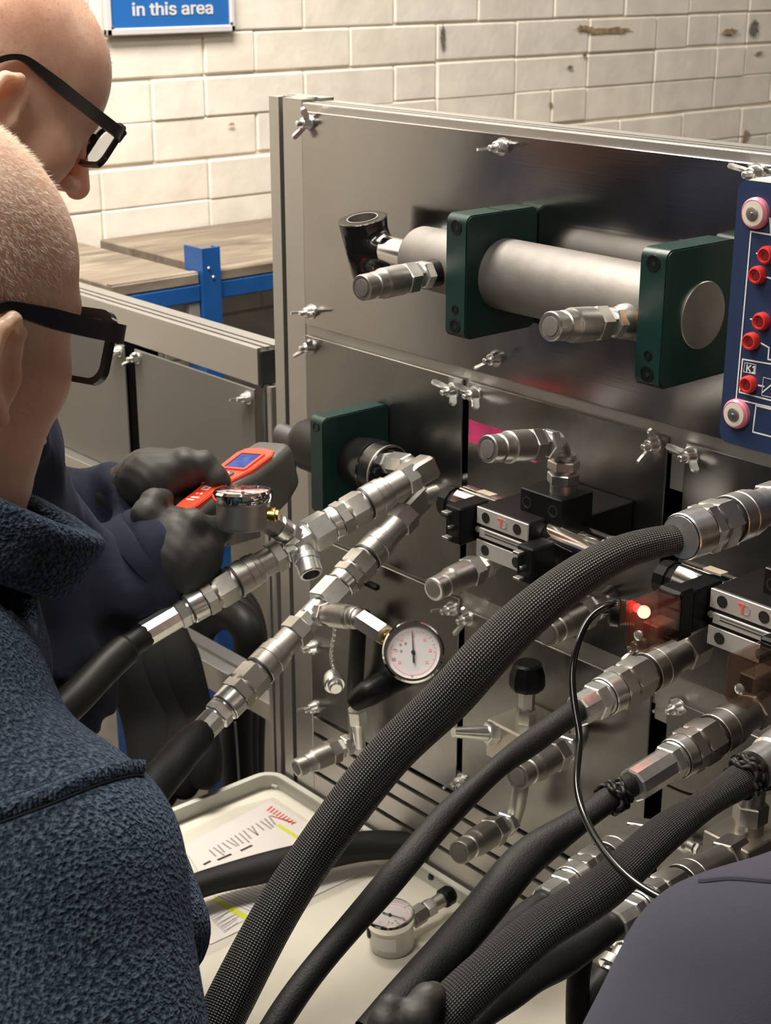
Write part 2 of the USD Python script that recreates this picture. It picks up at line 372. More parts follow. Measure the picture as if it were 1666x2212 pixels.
def skin(name, a, b, c):
    return mat(name, {'tc': ('texture_coordinate', {}), 'n': ('noise_texture', {'scale': 26.0, 'detail': 6.0, 'roughness': 0.6}), 'r': ('rgb_ramp', {'ramp': [(0.32, a), (0.5, b), (0.68, c)]}),
        'n2': ('noise_texture', {'scale': 420.0, 'detail': 3.0}), 'b': ('bump', {'strength': 0.22, 'distance': 0.0006}),
        'p': ('principled_bsdf', {'roughness': 0.39, 'subsurface_weight': 0.30, 'subsurface_scale': 0.006, 'subsurface_radius': (1.0, 0.35, 0.2)})},
        [('tc.object', 'n.vector'), ('n.fac', 'r.fac'), ('r.color', 'p.base_color'), ('tc.object', 'n2.vector'), ('n2.fac', 'b.height'), ('b.normal', 'p.normal')])
M['skin_far'] = skin('ruddy_skin', (0.57, 0.32, 0.225), (0.63, 0.385, 0.28), (0.70, 0.465, 0.345))
M['skin_near'] = skin('tanned_skin', (0.60, 0.365, 0.25), (0.66, 0.43, 0.31), (0.72, 0.50, 0.37))
M['hair'] = plain('short_white_hair', (0.85, 0.78, 0.68), 0.45)
M['hair_dark'] = plain('short_grey_stubble', (0.20, 0.16, 0.14), 0.5)
# woven polyester hose cover: threads raised in relief along the hose
def weave(name, nu, nv, lo, hi, strength=1.0, rough=0.5):
    return mat(name, {'a': ('attribute', {'attribute': 'st'}), 's': ('separate_xyz', {}),
        'u': ('math', {'math_type': 'multiply', 'value2': nu * math.pi}), 'v': ('math', {'math_type': 'multiply', 'value2': nv * math.pi}),
        'su': ('math', {'math_type': 'sine'}), 'sv': ('math', {'math_type': 'sine'}), 'pr': ('math', {'math_type': 'multiply'}),
        'ab': ('math', {'math_type': 'absolute'}), 'nn': ('noise_texture', {'scale': 60.0}), 'tc': ('texture_coordinate', {}), 'mx': ('math', {'math_type': 'multiply'}),
        'r': ('rgb_ramp', {'ramp': [(0.15, lo), (0.75, hi)]}), 'b': ('bump', {'strength': strength, 'distance': 0.0012}), 'p': ('principled_bsdf', {'roughness': rough})},
        [('a.vector', 's.vector'), ('s.x', 'u.value1'), ('s.y', 'v.value1'), ('u.value', 'su.value1'), ('v.value', 'sv.value1'), ('su.value', 'pr.value1'), ('sv.value', 'pr.value2'), ('pr.value', 'ab.value1'),
         ('ab.value', 'b.height'), ('b.normal', 'p.normal'), ('ab.value', 'r.fac'), ('r.color', 'p.base_color')])
M['weave'] = weave('braided_hose_cover', 44, 560, (0.003, 0.003, 0.003), (0.050, 0.047, 0.044), 1.0, 0.5)
M['weave_fine'] = weave('fine_knit_hose_cover', 60, 480, (0.005, 0.005, 0.005), (0.032, 0.030, 0.030), 0.8, 0.6)
M['nylon'] = plain('nylon_hose_cover', (0.011, 0.0105, 0.0105), 0.6, bump=0.5, bscale=700, specular_ior_level=0.3)
M['fleece'] = mat('navy_fleece', {'tc': ('texture_coordinate', {}), 'v': ('voronoi_texture', {'scale': 330.0}), 'n': ('noise_texture', {'scale': 400.0, 'detail': 1.5, 'distortion': 0.1}), 'n3': ('noise_texture', {'scale': 20.0, 'detail': 3.0}),
    'r': ('rgb_ramp', {'ramp': [(0.36, (0.007, 0.012, 0.020)), (0.52, (0.026, 0.039, 0.060)), (0.66, (0.066, 0.088, 0.120))]}),
    'b': ('bump', {'strength': 1.0, 'distance': 0.004}), 'p': ('principled_bsdf', {'roughness': 1.0, 'specular_ior_level': 0.1, 'sheen_weight': 0.2, 'sheen_roughness': 0.6, 'sheen_tint': (0.45, 0.6, 0.9)})},
    [('tc.object', 'n.vector'), ('n.fac', 'r.fac'), ('r.color', 'p.base_color'), ('n.fac', 'b.height'), ('b.normal', 'p.normal')])
# ------------------------------------------------------------------ the room
rng = np.random.default_rng(7)
struct('floor', box((-1.2, -4.2, -0.1), (4.2, 5.2, 0.0)), M['floor'])
struct('ceiling', box((-1.2, -4.2, 3.0), (4.2, 5.2, 3.1)), M['ceiling'])
struct('wall_right', box((-1.2, 5.0, 0), (4.2, 5.1, 3.0)), M['room'])
struct('wall_left', box((-1.2, -4.1, 0), (4.2, -4.0, 3.0)), M['room'])
struct('wall_front', box((4.0, -4.0, 0), (4.1, 5.0, 3.0)), M['room'])
WX = -1.0
wall = struct('wall_back', box((-1.15, -4.0, 0), (WX - 0.006, 5.0, 3.0)), M['mortar'])
CO = 0.0726
for k in range(-8, 9):
    z0 = 1.449 + CO * k + rng.normal(0, 0.0016)
    y = -0.9 + (0.112 if k % 2 else 0.0)
    while y < 2.9:
        L = 0.225 if rng.random() > 0.18 else 0.112
        if (1.0 < z0 < 1.75 and y + L > -0.35) or (y > 0.1 and y < 1.0):
            j = rng.normal(0, 0.0012, 4)
            b = box((WX - 0.02, y + 0.0012 + j[0] * .6, z0 + 0.0014 + j[1]), (WX + rng.uniform(-0.0028, 0.0004), y + L - 0.0012, z0 + CO - 0.0010 + j[2] * .6), 0.0032)
            obj('brick', b, M['brick%d' % rng.integers(4)], wall)
        y += L
obj('plain_wall_face', cat(box((WX - 0.02, -4.0, 0), (WX - 0.001, -0.95, 3.0)), box((WX - 0.02, -0.9, 1.449 + CO * 9 + 0.004), (WX - 0.001, 2.85, 3.0)), box((WX - 0.02, 3.1, 0), (WX - 0.001, 5, 3))), M['paint_wall'], wall)

def blob_poly(w, h, seed, n=26, rough=0.35):
    r = np.random.default_rng(seed); a = np.arange(n) * 2 * math.pi / n
    k = 1 + rough * (r.random(n) - 0.5) * 2
    return sg.Polygon(np.stack([np.cos(a) * w / 2 * k, np.sin(a) * h / 2 * k], 1)).buffer(0)
WB = np.array([[0, 0, 1], [1, 0, 0], [0, 1, 0]], float)          # x along the wall, y up, z into the room
for (px, py, w, h, s, m) in [(956, 82, 0.011, 0.046, 1, 'stain'), (1316, 66, 0.125, 0.014, 2, 'chip'), (1262, 60, 0.05, 0.010, 12, 'chip'), (1630, 60, 0.030, 0.038, 3, 'stain'), (1578, 68, 0.05, 0.012, 4, 'chip'),
                       (1232, 145, 0.014, 0.008, 5, 'stain'), (1263, 118, 0.010, 0.010, 6, 'stain'), (1612, 294, 0.026, 0.026, 7, 'chip'), (1640, 115, 0.03, 0.008, 8, 'chip'),
                       (500, 268, 0.012, 0.004, 9, 'chip'), (1190, 225, 0.009, 0.008, 10, 'chip')]:
    o = at(px, py, x=WX + 0.0015)
    obj('stain', extrude(blob_poly(w, h, s), o, WB, 0, 0.0012), M[m], wall)

# dark steel locker further along the wall, left of the picture (the panels mirror it)
lk = thing('steel_locker', 'tall dark grey steel locker against the brick wall', 'locker', (-.75, -1.9, 0))
obj('carcass', box((WX, -2.9, 0.05), (-.52, -1.12, 2.05), .004), plain('locker_grey', (.045, .045, .05), .5), lk)
for k in range(3):
    y0_ = -2.88 + k * .585
    dr = obj('door', box((-.52, y0_, .08), (-.502, y0_ + .575, 2.03), .003), plain('locker_door_%d' % k, (.05, .05, .056), .45), lk)
    obj('handle', box((-.502, y0_ + .50, 1.0), (-.48, y0_ + .52, 1.14), .004), M['extr'], dr)
# framed blue sign high on the wall
sy0, sy1, sz0 = 0.357, 0.622, 1.522
sg_ = thing('wall_sign', 'blue wall sign with white lettering reading in this area, in a pale frame', 'sign', (WX, (sy0 + sy1) / 2, sz0))
obj('sign_frame', cat(box((WX + 0.003, sy0, sz0), (WX + 0.014, sy1, sz0 + 0.012), 0.002), box((WX + 0.003, sy0, sz0), (WX + 0.014, sy0 + 0.012, sz0 + 0.2), 0.002),
    box((WX + 0.003, sy1 - 0.010, sz0), (WX + 0.014, sy1, sz0 + 0.2), 0.002), box((WX + 0.003, sy0, sz0 + 0.19), (WX + 0.014, sy1, sz0 + 0.2), 0.002)), plain('sign_frame_white', (0.62, 0.60, 0.60), 0.4), sg_)
obj('sign_board', box((WX + 0.003, sy0 + 0.008, sz0 + 0.008), (WX + 0.009, sy1 - 0.008, sz0 + 0.195), 0.001), plain('sign_blue', (0.02, 0.13, 0.42), 0.4), sg_)
tm = meshkit.text_mesh('in this area', 0.0195, 0.001, bold=True)
tw = tm.bounds[1][0] - tm.bounds[0][0]; tm.apply_scale([0.165 / tw, 1, 1])
obj('lettering', place(tm, (WX + 0.009, sy0 + 0.053, sz0 + 0.032), WB), M['white'], sg_, smooth=False)
obj('letter_tail', box((WX + 0.009, sy0 + 0.131, sz0 + 0.060), (WX + 0.0102, sy0 + 0.135, sz0 + 0.073), 0.0005), M['white'], sg_)
for y in (sy0 + 0.012, sy1 - 0.008):
    obj('screw_head', lathe((WX + 0.012, y, sz0 + 0.014), (1, 0, 0), [(0, 0.0034), (0.002, 0.003), (0.0026, 0.001)], 12), M['nickel'], sg_)

# blue rack and its board behind the rigs
ux, uy = -0.625, at(437, 560, x=-0.625)[1]
rk = thing('storage_rack', 'blue painted steel storage rack with a tall channel post against the brick wall', 'rack', (ux - 0.03, uy + 0.02, 0))
t = 0.004
ch = sg.Polygon([(0, 0), (-0.05, 0), (-0.05, t), (-t, t), (-t, 0.034 - t), (-0.018, 0.034 - t), (-0.018, 0.034), (0, 0.034)])
obj('post', extrude(ch, (ux, uy, 0), np.eye(3), 0.0, 1.222), M['blue_steel'], rk, smooth=False)
obj('beam', box((ux - 0.03, uy - 0.16, 1.138), (ux - 0.006, uy - 0.001, 1.166), 0.002), M['blue_steel'], rk)
obj('beam', box((ux - 0.03, uy + 0.035, 1.138), (ux - 0.006, uy + 1.6, 1.166), 0.002), M['blue_steel'], rk)
obj('beam', box((ux - 0.03, uy - 0.16, 0.30), (ux - 0.006, uy - 0.001, 0.34), 0.002), M['blue_steel'], rk)
obj('post', extrude(ch, (-0.93, uy, 0), np.eye(3), 0.0, 1.138), M['blue_steel'], rk, smooth=False)
for z, yy in ((1.19, 0.012), (1.175, 0.02), (1.085, 0.022), (1.05, 0.024)):
    obj('rivet', lathe((ux, uy + yy, z), (1, 0, 0), [(0, 0.003), (0.0015, 0.002)], 10), M['extr'], rk)
obj('bracket', box((ux - 0.028, uy - 0.022, 1.09), (ux - 0.008, uy - 0.001, 1.138), 0.002), M['card'], rk)
bd = tag(obj('shelf_board', box((WX + 0.005, uy - 0.16, 1.1665), (ux - 0.006, uy - 0.003, 1.184), 0.002), M['wood']), 'weathered brown wooden board lying on the blue rack, left of its post', 'board')
tag(obj('shelf_board', box((WX + 0.005, uy + 0.037, 1.1665), (ux - 0.006, uy + 1.6, 1.184), 0.002), M['wood']), 'weathered brown wooden board on the blue rack, right of its post', 'board')
obj('edge_strip', box((ux - 0.022, uy - 0.16, 1.184), (ux - 0.008, uy - 0.003, 1.1855), 0.0005), M['wood'], bd)

# ------------------------------------------------------------------ aluminium rigs
def extr_rail(axis, lo, hi, slots=(), s=0.008, dp=0.010):
    """aluminium profile along axis 0..2 with T-slots: slots = list of (face axis, side, offset on the other cross axis)"""
    lo, hi = np.array(lo, float), np.array(hi, float)
    a1, a2 = [a for a in range(3) if a != axis]
    p = sg.box(lo[a1], lo[a2], hi[a1], hi[a2]).buffer(-0.0012).buffer(0.0012, quad_segs=2)
    for fa, side, off in slots:
        if fa == a1:
            x = lo[a1] if side < 0 else hi[a1]
            p = p.difference(sg.box(x - dp, off - s / 2, x + dp, off + s / 2)).difference(sg.box(x - side * dp - 0.003, off - s, x - side * dp + 0.003, off + s))
        else:
            y = lo[a2] if side < 0 else hi[a2]
            p = p.difference(sg.box(off - s / 2, y - dp, off + s / 2, y + dp)).difference(sg.box(off - s, y - side * dp - 0.003, off + s, y - side * dp + 0.003))
    B = np.zeros((3, 3)); B[a1, 0] = 1; B[a2, 1] = 1; B[axis, 2] = 1
    o = np.zeros(3)
    m = extrude(p, o, B, lo[axis], hi[axis])
    if m.volume < 0: m.invert()
    return m

def wing_nut(o, ang, s=1.0, n=(0, -1, 0)):
    """bolt end, washer, hub and two swept wings, standing out of a panel along n"""
    B = basis(n, (0, 0, 1)); o = np.asarray(o, float)
    parts = [lathe(o, n, [(0, 0.0085), (0.0016, 0.0085)], 20), lathe(o, n, [(0.0016, 0.0072), (0.004, 0.0068), (0.0095, 0.0055), (0.0105, 0.0045)], 16), lathe(o, n, [(0.01, 0.003), (0.0165, 0.003), (0.0172, 0.002)], 12)]
    c, sn = math.cos(ang), math.sin(ang)
    for q in (-1, 1):
        w = np.array([(0.004, 0.0025), (0.0065, 0.0018), (0.0125, 0.0062), (0.0185, 0.0105), (0.0195, 0.0135), (0.0180, 0.0165), (0.0150, 0.0172), (0.0115, 0.0145), (0.0070, 0.0105), (0.0035, 0.0095)])
        V = []
        for k, th in ((-1, 1), (1, 1)):
            for r, z in w:
                u = q * r; v = k * 0.0013
                V.append(o + B[:, 0] * (u * c - v * sn) * s + B[:, 1] * (u * sn + v * c) * s + B[:, 2] * z)
        m = trimesh.Trimesh(V, np.array([(i, (i + 1) % 10, 10 + i) for i in range(10)] + [((i + 1) % 10, 10 + (i + 1) % 10, 10 + i) for i in range(10)] + [(0, i, i + 1) for i in range(1, 9)] + [(10, 10 + i + 1, 10 + i) for i in range(1, 9)]), process=False)
        m.fix_normals(); parts.append(m)
    return cat(parts)

def panel(name, label, x0, x1, z0, z1, nuts, m, y=0.0, th=0.003, holes=()):
    p = thing(name, label, 'panel', ((x0 + x1) / 2, y, z0))
    obj('plate', box((x0, y - th, z0), (x1, y, z1), 0.0008), m, p)
    for x, z, a in nuts:
        obj('wing_nut', wing_nut((x, y - th, z), a), M['zinc'], p)
    return p

fr = thing('rig_frame', 'tall silver aluminium profile frame carrying the hydraulic panels', 'frame', (0.3, 0.02, 0))
X1 = 1.25
obj('post', extr_rail(2, (-0.057, 0.0, 0.0), (0.004, 0.045, 1.503), [(1, -1, -0.0345), (0, -1, 0.0225), (0, 1, 0.0225)]), M['extr'], fr, smooth=False)
obj('slot_liner', box((-0.0380, 0.008, 0.66), (-0.0310, 0.0092, 1.49), 0.0002), M['extr_dark'], fr)
obj('top_rail', extr_rail(0, (0.005, 0.0, 1.458), (X1, 0.045, 1.500), [(2, 1, 0.0225), (2, 1, 0.0105)], s=0.005, dp=0.004), M['extr'], fr, smooth=False)
obj('middle_rail', extr_rail(0, (0.005, 0.0005, 1.228), (X1, 0.045, 1.272), []), M['extr'], fr, smooth=False)
obj('lower_rail', extr_rail(0, (0.005, 0.0005, 0.978), (X1, 0.045, 1.022), []), M['extr'], fr, smooth=False)
obj('bottom_rail', extr_rail(0, (0.005, 0.0, 0.645), (X1, 0.045, 0.757), [(1, -1, 0.734), (1, -1, 0.7105), (1, -1, 0.680)], s=0.0065), M['extr'], fr, smooth=False)
obj('post', extr_rail(2, (X1 - 0.045, 0.0, 0.0), (X1, 0.045, 0.645), []), M['extr'], fr, smooth=False)
obj('divider', box((0.535, 0.001, 1.195), (0.551, 0.02, 1.228), 0.001), M['extr'], fr)
obj('divider', box((0.535, 0.001, 0.962), (0.551, 0.02, 0.978), 0.001), M['extr'], fr)
obj('back_sheet', box((0.005, 0.10, 0.645), (X1, 0.105, 1.45), 0.001), M['void'], fr)
obj('side_sheet', box((0.0045, 0.046, 0.66), (0.008, 0.10, 1.44), 0.001), M['void'], fr)

A = math.radians
panel('mounting_panel', 'large upper brushed aluminium panel carrying the steel cylinder', 0.0065, 0.630, 1.2555, 1.4915,
      [(0.0195, 1.4800, A(62)), (0.315, 1.480, A(10)), (0.606, 1.484, A(-20)), (0.314, 1.2745, A(35)), (0.0185, 1.2725, A(8))], M['panel'])
panel('mounting_panel', 'brushed aluminium panel behind the black hydraulic motor', 0.0065, 0.2665, 1.006, 1.2435,
      [(0.0175, 1.232, A(40)), (0.253, 1.2295, A(150)), (0.256, 1.021, A(15))], M['panel_dull'])
panel('mounting_panel', 'brushed aluminium panel with a magenta sticker behind the unlit solenoid valve', 0.2755, 0.533, 1.012, 1.2435,
      [(0.286, 1.2325, A(150)), (0.519, 1.2345, A(72)), (0.517, 1.035, A(60))], M['panel_dull'])
panel('mounting_panel', 'brushed aluminium panel behind the solenoid valve with the red light', 0.5535, 0.83, 1.018, 1.2435,
      [(0.561, 1.234, A(-25))], M['panel_dull'])
panel('mounting_panel', 'lowest left brushed aluminium panel behind the round dial and chain', 0.0065, 0.2665, 0.765, 1.001,
      [(0.0125, 0.856, A(5)), (0.0135, 0.775, A(20)), (0.257, 0.987, A(15))], M['panel_dull'])
panel('mounting_panel', 'lowest middle brushed aluminium panel behind the black knob', 0.2755, 0.533, 0.765, 0.992,
      [(0.282, 0.984, A(70)), (0.278, 0.786, A(35))], M['panel_dull'])
panel('mounting_panel', 'lowest right brushed aluminium panel behind the hanging black hoses', 0.5535, 0.83, 0.765, 0.992,
      [(0.566, 0.988, A(20))], M['panel_dull'])
# magenta sticker on the valve panel
o = [at(1019, 897, y=-0.0034), at(1108, 925, y=-0.0034), at(1168, 968, y=-0.0034), at(1150, 977, y=-0.0034), at(1019, 944, y=-0.0034)]
PB = np.array([[1, 0, 0], [0, 0, -1], [0, 1, 0]], float)          # x right, y up, z out of the panel
tag(obj('sticker', extrude(sg.Polygon([(0.2775, 1.2035), (0.345, 1.2035), (0.385, 1.190), (0.372, 1.1800), (0.2775, 1.180)]), (0, -0.0031, 0), PB, 0, 0.0004), M['magenta'], smooth=False), 'magenta sticker on the panel behind the upright elbow fitting', 'sticker')

lf = thing('side_rig_frame', 'low silver aluminium profile frame of the neighbouring rig, left of the tall post', 'frame', (-0.4, 0.02, 0))
obj('top_rail', extr_rail(0, (-1.0 + 0.02, 0.0, 1.163), (-0.092, 0.045, 1.209), [(2, 1, 0.0225), (2, 1, 0.010)], s=0.004, dp=0.004), M['extr'], lf, smooth=False)
obj('end_plate', box((-0.0915, 0.003, 1.160), (-0.0885, 0.045, 1.205), 0.0005), M['extr_dark'], lf)
obj('post', extr_rail(2, (-0.096, 0.006, 0.0), (-0.074, 0.045, 1.163), [(1, -1, -0.085)], s=0.005), M['extr'], lf, smooth=False)
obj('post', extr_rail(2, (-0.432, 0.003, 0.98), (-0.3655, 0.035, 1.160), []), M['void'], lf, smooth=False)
obj('middle_rail', extr_rail(0, (-0.98, -0.02, 0.935), (-0.165, 0.05, 0.972), []), M['extr'], lf, smooth=False)
obj('lower_rail', extr_rail(0, (-0.98, -0.022, 0.728), (-0.147, 0.025, 0.766), [(2, 1, 0.0)], s=0.006, dp=0.004), M['extr'], lf, smooth=False)
obj('lower_rail', extr_rail(0, (-0.98, 0.026, 0.690), (-0.0955, 0.05, 0.716), []), M['extr'], lf, smooth=False)
obj('post', extr_rail(2, (-0.98, 0.0, 0.0), (-0.94, 0.045, 1.16), []), M['extr'], lf, smooth=False)
panel('sheet_panel', 'plain grey panel of the low side rig, right of the dark gap', -0.3655, -0.096, 0.974, 1.158,
      [(-0.108, 1.146, A(15)), (-0.357, 1.148, A(35))], M['grey_panel'])
panel('sheet_panel', 'plain grey panel of the low side rig, left of the dark gap', -0.68, -0.392, 0.974, 1.158,
      [(-0.402, 1.149, A(10)), (-0.400, 0.985, A(30))], M['grey_panel'])
# ------------------------------------------------------------------ hydraulic parts
def ring(o, d, t, r, w=0.0012):
    return lathe(o, d, [(t - w / 2, r - 0.0008), (t - w / 2, r), (t + w / 2, r), (t + w / 2, r - 0.0008)], 28)

def male_coupling(p, base, tip, s=1.0, neck=True):
    """flat-face plug: adaptor, hexagon, body, stepped tip with its flat valve face"""
    base, tip = np.asarray(base, float), np.asarray(tip, float)
    d = nrm(tip - base); L = np.linalg.norm(tip - base); o = base
    f = lambda t: t * L
    if neck:
        obj('adaptor_nut', cat(lathe(o, d, [(f(-.02), .0105 * s), (f(.10), .0105 * s)], 20), hexn(o, d, f(.04), f(.16), .0135 * s), lathe(o, d, [(f(.16), .0098 * s), (f(.20), .0098 * s)], 20), hexn(o, d, f(.19), f(.27), .0132 * s, rot=.4)), M['zinc'], p)
    obj('hexagon', hexn(o, d, f(.27), f(.43), .0158 * s, rot=.25), M['nickel'], p)
    obj('coupling_body', lathe(o, d, [(f(.43), .0138 * s), (f(.44), .0142 * s), (f(.70), .0142 * s), (f(.72), .0132 * s), (f(.735), .0132 * s), (f(.75), .0126 * s), (f(.83), .0123 * s), (f(.84), .0110 * s), (f(.87), .0110 * s), (f(.88), .0120 * s), (f(.985), .0120 * s), (f(1.0), .0112 * s), (f(1.0), .0090 * s), (f(.994), .0088 * s), (f(.994), .0)], 36), M['nickel'], p)
    obj('valve_face', lathe(o, d, [(f(.985), .0080 * s), (f(1.001), .0080 * s), (f(1.004), .0074 * s)], 28), M['steel_tube'], p)

def coupling(p, pos, axis, names=True, dark=False, k=1.0):
    """mated flat-face coupling along axis(t): pos maps part -> (t0, t1) with t in metres from the axis origin"""
    o, d = axis
    m = M['nickel']
    for n, (a, b) in pos.items():
        if n == 'hexagon': obj(n, hexn(o, d, a, b, .0155 * k, rot=.2), m, p)
        elif n == 'nipple': obj(n, lathe(o, d, [(a, .0118 * k), (a + .001, .0128 * k), (b, .0128 * k)], 36), m, p)
        elif n == 'locking_sleeve':
            w = b - a
            obj(n, lathe(o, d, [(a, .0138 * k), (a + .001, .0148 * k), (a + w * .22, .0150 * k), (a + w * .25, .0160 * k), (a + w * .5, .0160 * k), (a + w * .52, .0155 * k), (a + w * .56, .0155 * k), (a + w * .58, .0162 * k), (b - .001, .0162 * k), (b, .0155 * k)], 40), m, p)
            obj('sleeve_gap', ring(o, d, b + .0007, .0158 * k, .0022), M['groove'], p)
            B = basis(d); obj('locking_ball', trimesh.creation.icosphere(1, .0016 * k, ) .apply_translation(o + d * (b - .001) + (B[:, 0] * .5 - B[:, 1] * .86) * .0158 * k), M['zinc'], p)
        elif n == 'coupler_body':
            w = b - a
            obj(n, cat(hexn(o, d, a + .001, a + w * .62, .0172 * k, rot=.2, c=.0025), hexn(o, d, a + w * .66, b, .0170 * k, rot=.2, c=.0012), lathe(o, d, [(a, .0148 * k), (b, .0148 * k)], 32)), m, p)
        elif n == 'collar':
            obj(n, lathe(o, d, [(a, .0150 * k), (a + .0005, .0156 * k), (b - .002, .0152 * k), (b, .0138 * k)], 36), M['zinc'], p)
            obj('collar_groove', ring(o, d, a, .0154 * k, .0014), M['groove'], p)
            obj('collar_groove', ring(o, d, b - .001, .0146 * k, .0016), M['groove'], p)
        elif n == 'hose_nut': obj(n, cat(hexn(o, d, a, b, .0142 * k, rot=.1), lathe(o, d, [(a - .004, .0108 * k), (b + .001, .0108 * k)], 20)), M['zinc'], p)
        elif n == 'ferrule':
            obj(n, lathe(o, d, [(a, .0105 * k), (a + .0012, .0122 * k), (b - .0012, .0122 * k), (b, .0108 * k)], 10), M['zinc'], p, smooth=10)
        elif n == 'big_hexagon': obj(n, cat(hexn(o, d, a, b, .0175 * k, rot=.2, c=.001), lathe(o, d, [(b - .001, .0105 * k), (b + .006, .0105 * k)], 20)), M['zinc'], p)

def gauge(name, label, c, n, stem, R=.0315, dep=.030, ptr=90, steml=.012, dialkind='red', extra=None):
    """round dial gauge: c = centre of the dial face, n = face normal, stem = direction of the pressure entry"""
    c = np.asarray(c, float); n = nrm(n); stem = nrm(np.asarray(stem) - n * (np.asarray(stem) @ n))
    B = np.stack([np.cross(-stem, n), -stem, n], 1) if extra is None else extra       # x right, y up, z out
    t = thing(name, label, 'gauge', c)
    obj('case', lathe(c, n, [(-dep, R * .80), (-dep + .001, R * .90), (-dep + .004, R * .93), (-.006, R * .93), (-.005, R * .97), (-.001, R * .97)], 56), M['nickel'], t)
    obj('bezel', lathe(c, n, [(-.004, R * .9), (-.004, R * 1.0), (.000, R * 1.04), (.004, R * 1.03), (.0062, R * .97), (.0062, R * .90), (.001, R * .885), (.001, R * .5)], 64), M['chrome'], t)
    f = obj('dial', lathe(c, n, [(.0008, R * .88), (.0016, R * .88)], 56), M['dial'], t)
    pr = []; bk = []; dk = []
    z = .0016
    def arc(r0, r1, a0, a1, k=40):
        a = np.radians(np.linspace(a0, a1, k)); return sg.Polygon(np.r_[np.stack([np.cos(a) * r1, np.sin(a) * r1], 1), np.stack([np.cos(a) * r0, np.sin(a) * r0], 1)[::-1]])
    pr.append(arc(R * .74, R * .765, -200, 20))
    for i in range(23):
        a = math.radians(200 - i * 10 + 0); w = .08 if i % 2 == 0 else .04
        pr.append(affinity.rotate(sg.box(R * (.765 - w), -R * .010, R * .765, R * .010), a, (0, 0), use_radians=True))
    for i in range(7):
        a = math.radians(215 - i * 42); pr.append(sg.box(-R * .05, -R * .045, R * .05, R * .045).difference(sg.box(-R * .025, -R * .02, R * .03, R * .02)).buffer(0))
        pr[-1] = affinity.translate(pr[-1], math.cos(a) * R * .56, math.sin(a) * R * .56)
    for x, y in ((-.42, .26), (-.25, .30), (-.40, .05)): dk.append(affinity.translate(sg.Point(0, 0).buffer(R * .045), R * x, R * y))
    dk += [affinity.translate(sg.box(-R * .07, -R * .05, R * .07, R * .05), -R * .66, -R * .22), affinity.translate(sg.box(-R * .045, -R * .035, R * .045, R * .035), -R * .05, -R * .80), affinity.translate(sg.box(-R * .06, -R * .02, R * .06, R * .02), -R * .62, R * .10)]
    obj('scale', cat([extrude(q, c, B, z, z + .0003) for q in pr]), M['pink_print'], f, smooth=False, kind=None)
    obj('print', cat([extrude(q, c, B, z, z + .0003) for q in dk]), M['grey_print'], f, smooth=False)
    P_ = sg.Polygon([(-.35 * R, -.035 * R), (-.35 * R, .035 * R), (-.05 * R, .02 * R), (.70 * R, .008 * R), (.70 * R, -.008 * R), (-.05 * R, -.02 * R)])
    P_ = P_.union(sg.Point(0, 0).buffer(.07 * R))
    obj('pointer', cat(extrude(affinity.rotate(P_, ptr, (0, 0)), c, B, .0030, .0036), lathe(c, n, [(.0016, .06 * R), (.0045, .05 * R)], 14)), M['black_print'], t, smooth=False)
    a_ = np.arange(48) * 2 * math.pi / 48
    gv = np.vstack([[c + n * .0054], c + n * .0052 + np.outer(np.cos(a_), B[:, 0]) * R * .885 + np.outer(np.sin(a_), B[:, 1]) * R * .885])
    obj('glass', trimesh.Trimesh(gv, [(0, i + 1, (i + 1) % 48 + 1) for i in range(48)], process=False), M['lens'], t, smooth=False)
    o = c - n * dep * .55
    obj('entry', cat(lathe(o, stem, [(R * .85, .0070), (R * .93 + .006, .0070), (R * .93 + .0065, .005), (R * .93 + .009, .005)], 20)), M['brass'], t)
    return t, o + stem * (R * .93 + .008), B

def axis_px(a, b):
    """axis between two 3-D points and a function from the fraction along the photo line to metres along it"""
    a, b = np.asarray(a), np.asarray(b); d = nrm(b - a); L = np.linalg.norm(b - a)
    da, db = (a - CAM) @ FWD, (b - CAM) @ FWD
    return (a, d), lambda s: L * s * da / (db + (da - db) * s)     # perspective-correct

# ---- cylinder on the upper panel
CY, CZ = -0.047, 1.372
cyl = thing('hydraulic_cylinder', 'steel hydraulic cylinder held between two dark green plates on the upper panel', 'cylinder', (0.46, CY, CZ))
for x0, x1 in ((0.3375, 0.3650), (0.5670, 0.5945)):
    pl = rrect(-0.0955, 1.316, -0.0032, 1.430, 0.008)
    tb = sg.Point(CY, CZ).buffer(0.0333, quad_segs=16)
    if x1 > .5: tb = sg.Point(CY, CZ).buffer(0.0284, quad_segs=16)
    YZ = np.array([[0, 0, 1], [1, 0, 0], [0, 1, 0]], float)
    g = extrude(pl.buffer(-0.0012).difference(tb), (0, 0, 0), YZ, x0, x1)
    g2 = extrude(pl.difference(tb), (0, 0, 0), YZ, x0 + .0012, x1 - .0012)
    b = obj('end_plate', cat(g, g2), M['green'], cyl)
    xm = (x0 + x1) / 2
    for z in (1.4185, 1.3275, 1.343):
        rr = .0062 if z != 1.343 else .0038
        obj('cap_screw', cat(lathe((xm, -0.0948, z), (0, -1, 0), [(0, rr * 1.1), (.0014, rr * 1.1), (.0014, rr * .8), (.0006, rr * .78), (.0006, 0)], 22), lathe((xm, -0.0948, z), (0, -1, 0), [(0, rr * .72), (.0011, rr * .72), (.0011, rr * .38), (.0002, rr * .36), (.0002, 0)], 6)), M['black_oxide'] if 'black_oxide' in M else M['black_metal'], b)
    obj('clamp_split', box((x0 - .0003, CY + .0, 1.4296), (x1 + .0003, CY + .0012, 1.4304), .0001), M['black_metal'], b)
X = (1, 0, 0)
obj('tube', lathe((0, CY, CZ), X, [(0.3375, .0330), (0.5690, .0330)], 64), M['steel_tube'], cyl)
